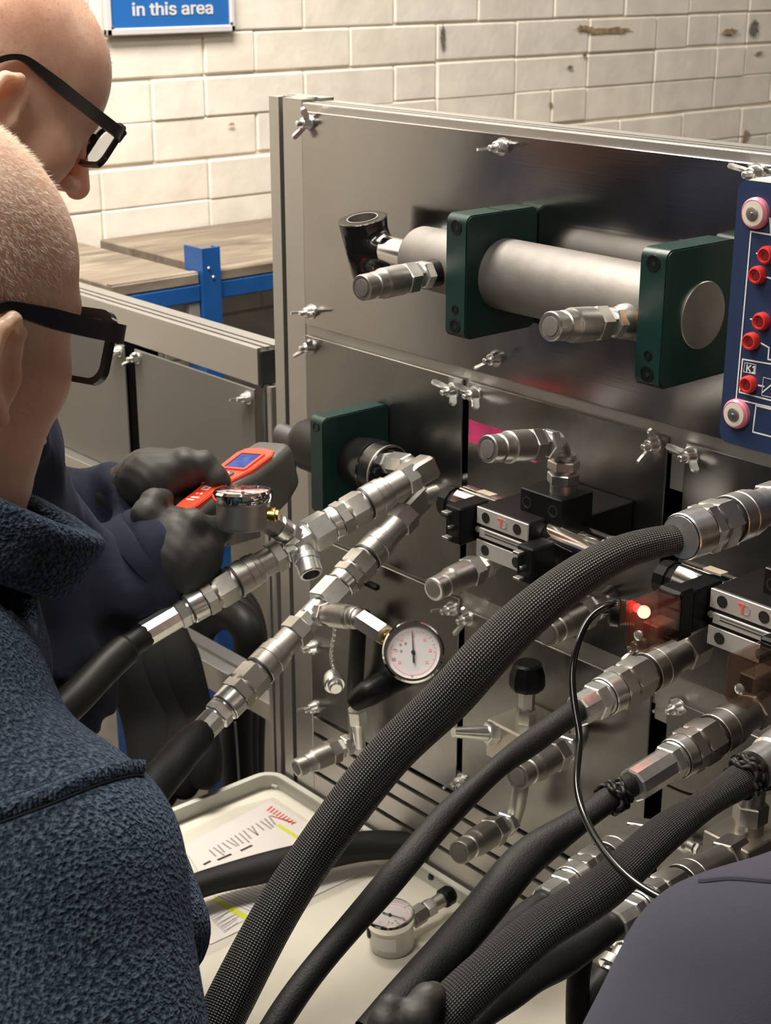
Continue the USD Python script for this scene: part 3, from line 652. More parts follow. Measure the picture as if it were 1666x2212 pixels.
obj('gland', lathe((0, CY, CZ), X, [(0.2465, .0235), (0.2475, .0282), (0.252, .0300), (0.300, .0305), (0.3376, .0305)], 56), M['steel_tube'], cyl)
obj('gland_ring', lathe((0, CY, CZ), X, [(0.2462, .020), (0.2462, .0270), (0.2480, .0286), (0.2486, .0270)], 56), M['rust'], cyl)
obj('weld_bead', lathe((0, CY, CZ), X, [(0.555, .0330), (0.5585, .0345), (0.5625, .0350), (0.567, .0332)], 56), M['rust'], cyl)
obj('end_cap', lathe((0, CY, CZ), X, [(0.560, .0282), (0.5962, .0282), (0.5970, .0276)], 64), M['nickel'], cyl)
obj('piston_rod', lathe((0, CY, CZ), X, [(0.190, .0140), (0.2470, .0140)], 40), M['chrome'], cyl)
# rod eye: tapered socket block with a vertical bore
eo = np.array([0.168, CY, CZ])
EB = np.array([[1, 0, 0], [0, math.cos(.20), -math.sin(.20)], [0, math.sin(.20), math.cos(.20)]], np.float32)
def eye_f(p):
    q = (p - eo.astype(np.float32)) @ EB
    rr = np.hypot(q[..., 0], q[..., 1]); h = np.abs(q[..., 2] + .001) - .030
    body = np.maximum(rr - (.0225 + q[..., 2] * .09), h)
    nk = np.maximum(np.hypot(q[..., 1], q[..., 2]) - (.019 - (q[..., 0] - .018) * .35), np.abs(q[..., 0] - .016) - .017)
    d = smin(body, nk, .007)
    return np.maximum(d, -(rr - .0158))
eye = obj('rod_eye', nets(eye_f, eo - .048, eo + .048, .0012), M['black_gloss'], cyl, smooth=35)
obj('bush', lathe(eo, EB @ np.array([0, 0, 1.0]), [(-.028, .0150), (-.028, .0162), (.0295, .0162), (.0295, .0150), (-.028, .0150)], 36), M['nickel'], eye)
obj('weld_boss', cat(lathe((0.3035, CY, 1.368), (0, -1, 0), [(.012, .0130), (.034, .0130), (.040, .0112)], 28)), M['black_metal'], cyl)
obj('weld_boss', cat(lathe((0.5430, CY, 1.363), (0, -1, 0), [(.012, .0150), (.036, .0150), (.040, .0142), (.046, .012)], 28)), M['nickel'], cyl)

c1 = thing('quick_coupling', 'nickel plug coupling on the rod end of the steel cylinder, beside the first green plate', 'coupling', (0.305, -0.08, 1.368))
male_coupling(c1, (0.3035, CY - .036, 1.368), at(781, 622, y=-0.176))
c2 = thing('quick_coupling', 'nickel plug coupling on the base end of the steel cylinder, beside the second green plate', 'coupling', (0.543, -0.08, 1.363))
male_coupling(c2, (0.5430, CY - .040, 1.363), at(1188, 705, y=-0.178))

# ---- motor on its green plate
mo = thing('hydraulic_motor', 'black hydraulic motor through a dark green plate with a grey shaft stub', 'motor', (0.15, -0.048, 1.14))
g = rrect(-0.0955, 1.085, -0.0032, 1.1935, 0.007)
MY, MZ = -0.050, 1.139
b = obj('end_plate', cat(extrude(g.buffer(-.0012).difference(sg.Point(MY, MZ).buffer(.02)), (0, 0, 0), YZ, .1305, .1525), extrude(g.difference(sg.Point(MY, MZ).buffer(.02)), (0, 0, 0), YZ, .1317, .1513)), M['green'], mo)
obj('cap_screw', lathe((.1415, -.0950, 1.183), (0, -1, 0), [(0, .0052), (.0012, .0052), (.0012, .0036), (.0004, .0034), (.0004, 0)], 20), M['black_metal'], b)
obj('shaft', lathe((0, MY, MZ), X, [(.018, .0100), (.019, .0118), (.075, .0120)], 32), plain('grey_shaft', (.13, .13, .14), .35, .7), mo)
obj('front_flange', lathe((0, MY, MZ), X, [(.060, .018), (.062, .0255), (.074, .030), (.1304, .0300)], 44), M['black_metal'], mo)
obj('motor_body', lathe((0, MY, MZ), X, [(.1524, .0270), (.168, .0270), (.1685, .0290), (.186, .0300), (.187, .0285), (.206, .0280), (.2072, .0272)], 48), M['black_gloss'], mo)
obj('cover_edge', lathe((0, MY, MZ), X, [(.2040, .0270), (.2040, .0292), (.2060, .0292), (.2060, .0276)], 48), M['nickel'], mo)
for a in (20, 92, 164, 236, 308):
    obj('cover_bolt', hexn((0, MY + math.cos(A(a)) * .0205, MZ + math.sin(A(a)) * .0205), X, .207, .2125, .0055), M['black_metal'], mo)

# ---- upper coupling line from the motor to a hose at lower left
pS, pE = at(918, 1012, d=1.545), at(310, 1372, d=1.43)
axA, fA = axis_px(pS, pE)
tx = lambda x: fA((918 - x) / 608.0)
la = thing('coupling_line', 'bright upper run of nickel couplings and tee below the hydraulic motor', 'coupling', pS)
st = np.array([.2062, MY - .004, MZ + .012])
sd = nrm(axA[0] - st)
Ls = np.linalg.norm(axA[0] - st)
obj('port_adaptor', cat(hexn(st, sd, 0, .010, .0120), lathe(st, sd, [(.009, .0088), (.016, .0088)], 20), hexn(st, sd, .014, Ls * .62, .0125, rot=.3), lathe(st, sd, [(Ls * .6, .0095), (Ls * .9, .0095)], 20)), M['zinc'], la)
B = basis(axA[1])
o = axA[0]
obj('elbow_block', hull(np.concatenate([obox(o + axA[1] * .003, np.stack([sd, np.cross(axA[1], sd), axA[1]], 1), .026, .024, .024, .003).vertices, obox(o + axA[1] * .012, basis(axA[1]), .020, .022, .018, .002).vertices])), M['nickel'], la)
coupling(la, {'hexagon': (tx(896), tx(872)), 'nipple': (tx(873), tx(828)), 'locking_sleeve': (tx(838), tx(791)), 'coupler_body': (tx(788), tx(728)), 'collar': (tx(728), tx(710)), 'big_hexagon': (tx(711), tx(668))}, axA, k=1.04)
tee = axA[0] + axA[1] * tx(650)
obj('tee_block', cat(obox(tee, basis(axA[1], (0.3, .2, 1)), .022, .022, .026, .004), hexn(axA[0], axA[1], tx(640), tx(612), .0125, rot=.3), lathe(axA[0], axA[1], [(tx(668), .0095), (tx(600), .0095)], 24)), M['zinc'], la)
coupling(la, {'hexagon': (tx(609), tx(586)), 'nipple': (tx(588), tx(545)), 'locking_sleeve': (tx(560), tx(507)), 'coupler_body': (tx(504), tx(436)), 'collar': (tx(436), tx(404)), 'hose_nut': (tx(401), tx(381)), 'ferrule': (tx(383), tx(310))}, axA, k=1.04)
# branch to the gauge, up to the left, and the open test port, down to the right
gA_end = at(560, 1112, d=1.455)
bd_ = nrm(gA_end - tee); Lb = np.linalg.norm(gA_end - tee)
obj('branch', cat(hexn(tee, bd_, .010, .020, .0125), lathe(tee, bd_, [(.005, .0100), (Lb * .40, .0100), (Lb * .42, .0120), (Lb * .58, .0120)], 24)), M['zinc'], la)
obj('branch_nut', cat(hexn(tee, bd_, Lb * .58, Lb * .97, .0118, rot=.5), lathe(tee, bd_, [(Lb * .9, .006), (Lb * 1.02, .006)], 16)), M['nickel'], la)
tp = at(672, 1240, d=1.475); td = nrm(tp - tee); Lt = np.linalg.norm(tp - tee)
obj('test_port', cat(lathe(tee, td, [(.008, .0095), (Lt * .45, .0095), (Lt * .46, .0125), (Lt * .62, .0128), (Lt * .63, .0118), (Lt, .0118), (Lt + .001, .0110), (Lt + .001, .0085), (Lt * .70, .0085), (Lt * .70, 0)], 32)), M['zinc'], la)
obj('port_bore', lathe(tee, td, [(Lt * .7, .0084), (Lt * .72, .0084)], 24), M['groove'], la)
gc = at(525, 1072, d=1.452)
gauge('pressure_gauge', 'round steel gauge, face up, on the bright coupling line beside the red tester', gc, nrm(np.array([-0.13, 0.10, 1.0])), gA_end - (gc - np.array([0, 0, .016])), R=.0275, dep=.031, ptr=70)

# ---- lower coupling line
pS, pE = at(915, 1075, d=1.64), at(440, 1577, d=1.47)
axB, fB = axis_px(pS, pE)
ty = lambda y: fB((y - 1075) / 502.0)
lb = thing('coupling_line', 'dull lower run of nickel couplings and tee slanting steeply down to a black hose', 'coupling', pS)
obj('elbow_block', cat(obox(axB[0] + axB[1] * .012, basis(axB[1], (1, .3, .4)), .024, .012, .040, .003), lathe(axB[0], nrm(np.array([.1, 1, .1])), [(0, .010), (.06, .010)], 20)), M['nickel'], lb)
coupling(lb, {'hexagon': (ty(1108), ty(1134)), 'nipple': (ty(1130), ty(1172)), 'locking_sleeve': (ty(1162), ty(1203)), 'coupler_body': (ty(1206), ty(1252)), 'collar': (ty(1252), ty(1268)), 'big_hexagon': (ty(1268), ty(1308))}, axB, k=1.04)
teeB = axB[0] + axB[1] * ty(1324)
obj('tee_block', cat(obox(teeB, basis(axB[1], (0.3, .2, 1)), .021, .021, .024, .004), hexn(axB[0], axB[1], ty(1334), ty(1352), .0125, rot=.3), lathe(axB[0], axB[1], [(ty(1305), .0095), (ty(1375), .0095)], 24)), M['zinc'], lb)
coupling(lb, {'hexagon': (ty(1352), ty(1376)), 'nipple': (ty(1374), ty(1412)), 'locking_sleeve': (ty(1402), ty(1448)), 'coupler_body': (ty(1451), ty(1505)), 'collar': (ty(1505), ty(1530)), 'hose_nut': (ty(1532), ty(1549)), 'ferrule': (ty(1550), ty(1577))}, axB, k=1.04)
gB = at(893, 1409, d=1.46)
nB = nrm(CAM - gB + np.array([-.10, .02, .10])); e = at(832, 1372, d=1.475)
tgt = at(775, 1335, d=1.50)
bd_ = nrm(tgt - teeB); Lb = np.linalg.norm(tgt - teeB)
obj('branch', cat(hexn(teeB, bd_, .008, .018, .0122), lathe(teeB, bd_, [(.005, .0098), (Lb * .42, .0098), (Lb * .43, .0122), (Lb * .8, .0122), (Lb * .82, .0105), (Lb, .0105)], 26)), M['nickel'], lb)
bd2 = nrm(e - tgt); L2 = np.linalg.norm(e - tgt)
obj('branch_nut', cat(trimesh.creation.icosphere(2, .0115).apply_translation(tgt - bd_ * .006), hexn(tgt, bd2, .004, L2 * .98, .0112, rot=.4)), M['nickel'], lb)
upB = nrm(np.array([-.06, .0, 1.0]) - nB * (nB @ np.array([-.06, 0, 1.0])))
gt, _, _ = gauge('pressure_gauge', 'round steel dial gauge with a white face and upright black needle, facing the camera', gB, nB, (e - gB), R=.0285, dep=.026, ptr=92, extra=np.stack([np.cross(upB, nB), upB, nB], 1))
# ball chain and dust cap hanging from the tee
ch0 = at(722, 1335, d=1.545)
chn = thing('dust_cap_chain', 'small steel link chain with a round dust cap hanging from the lower tee', 'chain', ch0)
pts = smooth_path([at(718, 1335, d=1.545), at(722, 1372, d=1.55), at(716, 1410, d=1.552), at(720, 1440, d=1.555), at(722, 1462, d=1.555)], 26)
links = []
for i, q in enumerate(pts):
    a = nrm(pts[min(i + 1, 25)] - pts[max(i - 1, 0)]); Bq = basis(a, (1, .2, 0) if i % 2 else (.2, 1, 0))
    w = np.linspace(0, 2 * math.pi, 13)[:-1]
    loop = np.array([q + Bq[:, 2] * math.cos(u) * .0038 + Bq[:, 0] * math.sin(u) * .0022 for u in w]); loop = np.vstack([loop, loop[:1]])
    links.append(tube(loop, .0006, 5, caps=False))
obj('links', cat(links), M['zinc'], chn)
co = at(722, 1474, d=1.55)
obj('dust_cap', lathe(co, nrm(np.array([.75, -.4, -.15])), [(-.012, .006), (-.011, .0085), (-.004, .0105), (.004, .0108), (.0055, .0095), (.0055, .0075), (.010, .0072), (.0115, .0055)], 30), M['zinc'], chn)

# ---- unmated plugs on the lower panels
def plug(label, tip, base, dt, db, s=1.0, tail=None):
    p = thing('quick_coupling', label, 'coupling', at(*base, d=db))
    male_coupling(p, at(*base, d=db), at(*tip, d=dt), s)
    if tail is not None:
        q = smooth_path(tail, 24)
        obj('elbow', tube(q, .0085 * s, 20), M['nickel'], p)
    return p
def dep(px, y): q = at(*px, y=y); return (q - CAM) @ FWD
plug('dull plug coupling below the unlit solenoid valve, left of the wide braided hose', (936, 1274), (1063, 1212), dep((936, 1274), -.125), dep((1063, 1212), -.035), 1.0, [at(1063, 1212, y=-.035), at(1085, 1205, y=-.02), at(1100, 1200, y=0.0)])
plug('dull plug coupling half hidden under the wide braided hose, beside the thin cable', (1182, 1370), (1300, 1302), dep((1182, 1370), -.12), dep((1300, 1302), -.03), 1.0, [at(1300, 1302, y=-.03), at(1315, 1290, y=-.015), at(1325, 1280, y=0.0)])
plug('plug coupling below the smooth hose, its elbow turned down to the spring clip', (1118, 1678), (1240, 1608), dep((1118, 1678), -.13), dep((1240, 1608), -.03), 1.05, [at(1240, 1608, y=-.03), at(1252, 1590, y=-.02), at(1240, 1560, y=0.0)])
plug('lowest plug coupling over the tray, above the folded black strap hose', (992, 1842), (1105, 1772), dep((992, 1842), -.135), dep((1105, 1772), -.035), 1.02, [at(1105, 1772, y=-.035), at(1116, 1745, y=-.034), at(1126, 1690, y=-.03), at(1135, 1650, y=-.0)])
plug('plug coupling pointing left above the back corner of the tray', (640, 1660), (762, 1604), dep((640, 1660), -.11), dep((762, 1604), -.03), .95, [at(758, 1604, y=-.035), at(768, 1580, y=-.03), at(768, 1540, y=-.03), at(790, 1510, y=-.02)])
# black capped elbow above it
be = thing('elbow_fitting', 'black capped elbow fitting under the round dial', 'fitting', at(800, 1490, y=-.05))
obj('body', tube(smooth_path([at(868, 1462, y=-.005), at(830, 1480, y=-.03), at(795, 1498, y=-.05), at(765, 1518, y=-.062)], 24), np.r_[np.full(8, .0140), np.full(8, .0155), np.linspace(.0155, .011, 8)], 26), M['black_metal'], be)
obj('lower_nut', cat(hexn(at(770, 1525, y=-.045), (0, .1, -1), .004, .022, .0115), lathe(at(770, 1525, y=-.045), (0, .1, -1), [(.02, .010), (.03, .0075), (.055, .006)], 18)), M['zinc'], be)
# upright black hose piece behind the chain
bh = obj('upright_hose', tube(smooth_path([at(775, 1345, y=-.02), at(772, 1400, y=-.022), at(768, 1470, y=-.02), at(766, 1500, y=-.01)], 20), .0095, 18), M['rubber'])
tag(bh, 'short upright black hose behind the hanging chain', 'hose')
for k, (x, y) in enumerate([(800, 1262), (805, 1345)]):
    q = at(x, y, y=-.02)
    tag(obj('clip', cat(box(q - (.016, .004, .004), q + (.014, .004, .003), .002), box(q - (.016, .02, .004), q + (-.006, .004, .012), .002)), M['black_plastic']), ['black plastic clip on the panel just below the lower coupling line', 'smaller black plastic clip above the steel dial gauge'][k], 'clip')

# ---- knob valve on the lower middle panel
kb = thing('throttle_valve', 'machined aluminium valve block with a round black knob on top', 'valve', at(1115, 1600, y=-.05))
q0 = at(1137, 1540, y=-.040)
obj('block', cat(box((q0[0] - .031, -.066, q0[2] - .052), (q0[0] + .028, -.0035, q0[2] - .010), .002)), M['alu_block'], kb)
obj('knob', lathe((q0[0], -.040, q0[2]), (0, 0, 1), [(.026, .012), (.028, .0165), (.033, .0185), (.044, .0180), (.048, .0165), (.054, .0150), (.056, .012)], 9), M['black_plastic'], kb, smooth=25)
obj('spindle', cat(hexn((q0[0], -.040, q0[2]), (0, 0, 1), -.010, .006, .0105), hexn((q0[0], -.040, q0[2]), (0, 0, 1), .006, .027, .0085, rot=.4)), M['nickel'], kb)
q1 = at(1075, 1580, y=-.075)
obj('side_adaptor', cat(hexn((q0[0] - .018, -.064, q0[2] - .022), (-.3, -1, .25), 0, .012, .012), lathe((q0[0] - .018, -.064, q0[2] - .022), (-.3, -1, .25), [(.01, .0085), (.03, .007), (.05, .005)], 18)), M['zinc'], kb)

# ---- solenoid valves
def solenoid_valve(label, x0, dz, lit):
    v = thing('solenoid_valve', label, 'valve', (x0 + .033, -.06, 1.155 + dz))
    z0, z1, yf, yb = 1.130 + dz, 1.1785 + dz, -.130, -.066
    x1 = x0 + .066
    obj('body', box((x0, yf + .0006, z0), (x1, yb, z1), .0015), plain('valve_black_paint%d' % lit, (.008, .0065, .0065), .42, specular_ior_level=0.25), v)
    for zz in ((z1 - .0165, z1 - .0004), (z0 + .0004, z0 + .0165)):
        s = obj('machined_face', box((x0 + .0005, yf - .0008, zz[0]), (x1 - .0005, yf + .001, zz[1]), .0005), M['valve_alu'], v)
        for f in (.19, .79):
            obj('screw_hole', lathe((x0 + .066 * f, yf - .0009, (zz[0] + zz[1]) / 2), (0, -1, 0), [(-.0004, .0050), (.0003, .0050)], 24), M['groove'], s)
    s = obj('name_plate', box((x0 + .005, yf - .0016, z0 + .0200), (x1 - .002, yf + .0006, z0 + .0290), .0004), M['valve_alu'], v)
    obj('plate_line', cat(box((x0 + .012, yf - .0019, z0 + .0240), (x1 - .005, yf - .0014, z0 + .0250), .0001), box((x0 + .012, yf - .0019, z0 + .0268), (x1 - .012, yf - .0014, z0 + .0274), .0001)), M['black_print'], s)
    for x in (x0 + .003, x1 - .003):
        obj('plate_screw', lathe((x, yf - .0005, z0 + .0265), (0, -1, 0), [(0, .0030), (.0018, .0028), (.0024, .0012)], 14), M['zinc'], v)
    # maker's mark: a red T against a pale D
    mx, mz = x0 + .0325, z1 - .0125
    obj('mark_red', cat(box((mx - .005, yf - .0012, mz + .0065), (mx + .0015, yf - .0007, mz + .0085), .0001), box((mx - .0018, yf - .0012, mz), (mx + .0006, yf - .0007, mz + .0066), .0001)), M['red_print'], v)
    dd = sg.Polygon([(.0015, 0), (.0045, 0), (.0065, .002), (.0065, .0062), (.0045, .0085), (.0022, .0085), (.0022, .0076), (.0042, .0076), (.0056, .006), (.0056, .0023), (.0042, .0009), (.0015, .0009)])
    obj('mark_grey', extrude(dd, (mx, yf - .0007, mz), PB, 0, .0005), M['grey_print'], v, smooth=False)
    ya, za = -.098, 1.1560 + dz
    obj('solenoid', lathe((0, ya, za), X, [(x0 - .052, .0190), (x0 - .050, .0215), (x0 - .003, .0215), (x0, .020)], 48), M['chrome'], v)
    obj('solenoid', lathe((0, ya, za), X, [(x1, .020), (x1 + .003, .0215), (x1 + .064, .0215), (x1 + .0665, .0190), (x1 + .067, .015)], 48), M['chrome'], v)
    kn = [(x0 - .074, .010), (x0 - .073, .0155), (x0 - .062, .0165), (x0 - .0615, .0150), (x0 - .052, .0175)]
    obj('end_knob', lathe((0, ya, za), X, kn, 12), M['black_plastic'], v, smooth=15)
    obj('end_knob', lathe((0, ya, za), X, [(x1 + .066, .0145), (x1 + .0695, .0150), (x1 + .0705, .012)], 24), M['black_plastic'], v)
    lab = plain('coil_label%d' % lit, (.55, .47, .36), .5)
    obj('coil_label', hull([(x0 - .030, ya - .004, za + .0216), (x0 - .012, ya - .004, za + .0216), (x0 - .012, ya + .006, za + .0210), (x0 - .030, ya + .006, za + .0210), (x0 - .030, ya - .004, za + .0222), (x0 - .012, ya - .004, za + .0222), (x0 - .012, ya + .006, za + .0216), (x0 - .030, ya + .006, za + .0216)]), lab, v)
    def pins(x, y, z, parent):
        for dx, dzz, w in ((-.004, .012, .008), (.002, .0, .003), (-.003, -.012, .008)):
            obj('pin', box((x + dx - w / 2, y - .007, z + dzz - .0013), (x + dx + w / 2, y, z + dzz + .0013), .0004), M['nickel'], parent)
    b1 = obj('connector', box((x0 - .021, -.150, z0 + .013), (x0 - .001, -.112, z0 + .0490), .0015), M['black_plastic'], v)
    b2 = obj('connector', box((x1 + .001, -.146, z0 + .000), (x1 + .021, -.112, z0 + .0345), .0015), M['black_plastic'], v)
    if not lit:
        pins(x0 - .011, -.150, z0 + .031, b1); pins(x1 + .011, -.146, z0 + .017, b2)
    # sub-plate with its upright fitting
    sb = obj('sub_plate', cat(box((x0 + .033, -.1085, z1 - .006), (x0 + .084, -.067, z1 + .0215), .001), box((x0 + .004, -.066, z0 + .002), (x1 + .012, -.004, z1 - .004), .001)), M['black_metal'], v)
    for x in (x0 + .042, x0 + .074):
        obj('plate_screw', lathe((x, -.1083, z1 + .009), (0, -1, 0), [(0, .0058), (.0006, .0058), (.0006, .0042), (.0, .004)], 20), M['groove'], sb)
    return v, z1 + .0215
v1, zt = solenoid_valve('unlit black and chrome solenoid valve with bare connector pins, on the middle panel', .421, 0.0, False)
v2, zt2 = solenoid_valve('black and chrome solenoid valve with a glowing red plug, at the right edge', .686, 0.003, True)

def riser(label, xk, yk, zb, zk, tip, s=1.0):
    """upright adaptor with a bent tube that turns towards the operator and ends in a plug"""
    p = thing('quick_coupling', label, 'coupling', (xk, yk, zb))
    U = (0, 0, 1)
    o = (xk, yk, zb)
    obj('adaptor_nut', cat(lathe(o, U, [(0, .0115), (.010, .0115)], 24), hexn(o, U, .009, .019, .0145), lathe(o, U, [(.019, .0115), (.022, .0115)], 24), hexn(o, U, .022, .031, .0145, rot=.3), lathe(o, U, [(.030, .0105), (.0335, .0112), (.036, .0100)], 24)), M['nickel'], p)
    tip = np.asarray(tip, float)
    d = nrm(tip - np.array([xk, yk, zk]))
    k = np.array([xk, yk, zk])
    pth = smooth_path([(xk, yk, zb + .034), (xk, yk, zk - .017), k + np.array([0, 0, -.005]) + d * .005, k + d * .018, k + d * .024], 30)
    obj('bent_tube', tube(pth, .0078, 22), M['nickel'], p)
    return p, k, d
p, k, d = riser('nickel plug coupling on a bent tube above the unlit solenoid valve', .4885, -.090, 1.1995, 1.2465, at(1052, 970, y=-.186))
male_coupling(p, k + d * .012, at(1052, 970, y=-.186), 1.0)
# lit plug on the second valve
lp = thing('valve_plug', 'smoky clear valve plug glowing red inside, with a black cable gland', 'plug', at(1450, 1310, d=1.06))
zc = 1.133 + .0325; PY = .008
obj('base', box((.6635, -.176 + PY, zc - .021), (.687, -.1583 + PY, zc + .021), .002), M['black_plastic'], lp)
hb = rrect(-.0125, -.0205, .0115, .019, .005)
shell = cat(extrude(hb.difference(hb.buffer(-.0018)), (.6755, -.176 + PY, zc), np.array([[1, 0, 0], [0, 0, -1], [0, 1, 0]], float), 0, .034), extrude(hb, (.6755, -.176 + PY, zc), np.array([[1, 0, 0], [0, 0, -1], [0, 1, 0]], float), .034, .0358))
if shell.volume < 0: shell.invert()
obj('housing', shell, M['smoke_clear'], lp)
obj('circuit_board', box((.668, -.198 + PY, zc - .013), (.684, -.1762 + PY, zc - .002), .001), plain('dark_board', (.08, .05, .03), .5), lp)
obj('lamp', trimesh.creation.icosphere(2, .0052).apply_translation((.672, -.2015 + PY, zc + .008)), M['led_core'], lp)
obj('lamp_lens', trimesh.creation.icosphere(2, .0036).apply_translation((.6665, -.2030 + PY, zc + .010)), M['red_led'], lp)
obj('fixing_screw', lathe((.677, -.2118 + PY, zc - .007), (0, -1, 0), [(0, .0042), (.0016, .004), (.0026, .002)], 18), M['zinc'], lp)
gd = nrm(np.array([-.75, -.62, .02])); go = np.array([.667, -.205 + PY, zc + .006])
obj('gland_thread', lathe(go, gd, [(t, .0095 + (.0009 if i % 2 else 0)) for i, t in enumerate(np.linspace(0, .013, 14))], 26), M['smoke_clear'], lp)
obj('gland_nut', lathe(go, gd, [(.012, .0105), (.013, .0118), (.019, .0118), (.021, .009), (.021, .0035)], 14), M['black_plastic'], lp)
lp2 = thing('valve_plug', 'unlit smoky clear valve plug at the right edge of the picture', 'plug', (.764, -.18, 1.13))
obj('base', box((.754, -.158, 1.127), (.776, -.1465, 1.171), .002), M['black_plastic'], lp2)
hb2 = cat(extrude(hb.difference(hb.buffer(-.0018)), (.765, -.158, 1.149), PB, 0, .034), extrude(hb, (.765, -.158, 1.149), PB, .034, .0358))
obj('housing', hb2, M['smoke_clear'], lp2)
obj('circuit_board', box((.758, -.185, 1.137), (.773, -.1585, 1.151), .001), plain('brown_board', (.05, .038, .022), .5), lp2)
obj('fixing_screw', lathe((.766, -.1938, 1.143), (0, -1, 0), [(0, .0042), (.0016, .004), (.0026, .002)], 18), M['zinc'], lp2)
# ------------------------------------------------------------------ drip tray and what lies in it
TZ = 0.628
tr = thing('drip_tray', 'cream metal drip tray with a raised rounded rim under the panels', 'tray', (0.4, -0.2, TZ))
tp0 = rrect(-0.080, -0.42, 0.90, -0.004, 0.028)
obj('tray_floor', extrude(tp0.buffer(-.003), (0, 0, TZ - .004), np.eye(3), 0, .004), M['tray'], tr)
obj('rim', cat(extrude(tp0.difference(tp0.buffer(-.0035)), (0, 0, TZ - .004), np.eye(3), 0, .026), extrude(tp0.difference(tp0.buffer(-.008)), (0, 0, TZ + .0205), np.eye(3), 0, .0022)), plain('tray_rim_grey', (.50, .50, .45), .42), tr)
o = at(597, 1700, z=TZ)
obj('corner_bolt', cat(lathe(o, (0, 0, 1), [(0, .010), (.0016, .010)], 24), hexn(o, (0, 0, 1), .0016, .008, .0075), lathe(o, (0, 0, 1), [(.008, .0042), (.018, .0042), (.019, .003)], 14)), M['zinc'], tr)
for k, (x, y) in enumerate([(-.06, -.40), (.88, -.40), (-.06, -.03), (.88, -.03)]):
    obj('leg', box((x - .015, y - .015, 0), (x + .015, y + .015, TZ - .004), .002), M['extr'], tr)

def sheet(poly_px, z0, th=.0004):
    P2 = [tuple(at(px, py, z=TZ + z0)[:2]) for px, py in poly_px]
    return extrude(sg.Polygon(P2).buffer(0), (0, 0, TZ + z0), np.eye(3), 0, th)
def strokes(lines, z0, w=.0011):
    out = []
    for l in lines:
        g = sg.LineString([tuple(at(px, py, z=TZ + z0)[:2]) for px, py in l]).buffer(w, cap_style=2)
        out.append(extrude(g, (0, 0, TZ + z0), np.eye(3), 0, .00015))
    return cat(out)
pa = thing('data_sheet', 'printed sheet with a red scrawl and grey lettering lying in the tray', 'paper', at(600, 1850, z=TZ))
obj('sheet', sheet([(583, 1729), (735, 1822), (470, 1945), (395, 1830)], .0008), M['paper'], pa, smooth=False)
rs = np.random.default_rng(3)
obj('red_mark', strokes([[(577 + i * 6.5, 1752 + i * 3.6), (588 + i * 6.5, 1742 + i * 4.2)] for i in range(9)] + [[(584, 1762), (636, 1778)]], .0013, .0013), M['red_print'], pa, smooth=False)
ln = []
for i in range(15):
    x, y = 452 + i * 9.2, 1836 - i * 5.2
    ln.append([(x, y), (x + 14 + rs.random() * 12, y + 12 + rs.random() * 9)])
obj('print_lines', strokes(ln, .0013, .0011), M['grey_print'], pa, smooth=False)
obj('print_lines', strokes([[(470, 1858), (500, 1845)], [(520, 1838), (545, 1826)], [(440, 1868), (455, 1860)]], .0013, .0018), M['black_print'], pa, smooth=False)
obj('marker_stripe', strokes([[(600, 1782), (645, 1810)]], .0013, .0028), M['yellow_print'], pa, smooth=False)
pb = thing('data_sheet', 'printed sheet with a broad lime marker stripe, nearer the front of the tray', 'paper', at(600, 1950, z=TZ))
obj('sheet', sheet([(735, 1822), (815, 1872), (455, 2040), (380, 1990), (470, 1945)], .0008), M['paper'], pb, smooth=False)
obj('marker_stripe', strokes([[(463, 1941), (536, 1984)]], .0013, .0042), M['yellow_print'], pb, smooth=False)
ln = []
for i in range(11):
    a, b = (560 - i * 12, 1925 + i * 9), (500 - i * 9, 1955 + i * 6)
    ln.append([(455 + i * 3, 1985 + i * 3.0), (505 + i * 3 - rs.random() * 25, 1962 + i * 3.0)])
    ln.append([(470 + i * 9, 1935 - i * 3.4), (540 + i * 9, 1968 - i * 3.6)])
obj('print_lines', strokes(ln, .0013, .0005), M['grey_print'], pb, smooth=False)
obj('clear_sleeve', sheet([(514, 1742), (590, 1722), (832, 1880), (450, 2064), (360, 2010), (390, 1800)], .0020, .0003), M['sleeve_clear'], pb, smooth=False)

gcC = at(843, 1981, z=TZ + .040)
dC = (gcC - CAM) @ FWD
nC = nrm(np.array([0.02, -.10, 1.0]))
eC = at(960, 1945, z=TZ + .024)
gC, endC, BC = gauge('pressure_gauge', 'round steel gauge lying face up in the cream tray', gcC, nC, eC - (gcC - nC * .016), R=.0262, dep=.038, ptr=200)
obj('vent_plug', lathe(gcC - nC * .018 + nrm(np.array([-.55, -.8, 0])) * .0225, nrm(np.array([-.55, -.8, 0])), [(0, .0072), (.003, .0070), (.004, .0050)], 20), M['rubber'], gC)
lab = []
for a in np.linspace(-28, 28, 12):
    u = math.radians(-57 + a); lab += [gcC - nC * .012 + np.array([math.cos(u), math.sin(u), 0]) * .0247, gcC - nC * .030 + np.array([math.cos(u), math.sin(u), 0]) * .0247]
lab = np.array(lab); F = []
for i in range(11): F += [(2 * i, 2 * i + 1, 2 * i + 3), (2 * i, 2 * i + 3, 2 * i + 2)]
obj('side_label', trimesh.Trimesh(np.vstack([lab, lab - (lab - gcC) * [.02, .02, 0]]), np.array(F + [(a + 24, c + 24, b + 24) for a, b, c in F]), process=False), M['white'], gC, smooth=False)
sd_ = nrm(eC - (gcC - nC * .016)); sd_ = nrm(sd_ - nC * (sd_ @ nC))
obj('stem', cat(hexn(endC, sd_, -.002, .016, .0115), hexn(endC, sd_, .018, .030, .0105, rot=.4), lathe(endC, sd_, [(-.006, .007), (.032, .008), (.044, .0085), (.045, .006)], 20)), M['nickel'], gC)
obj('stem_cap', lathe(endC, sd_, [(.044, .0095), (.047, .0115), (.056, .0115), (.060, .009)], 12), M['black_plastic'], gC)
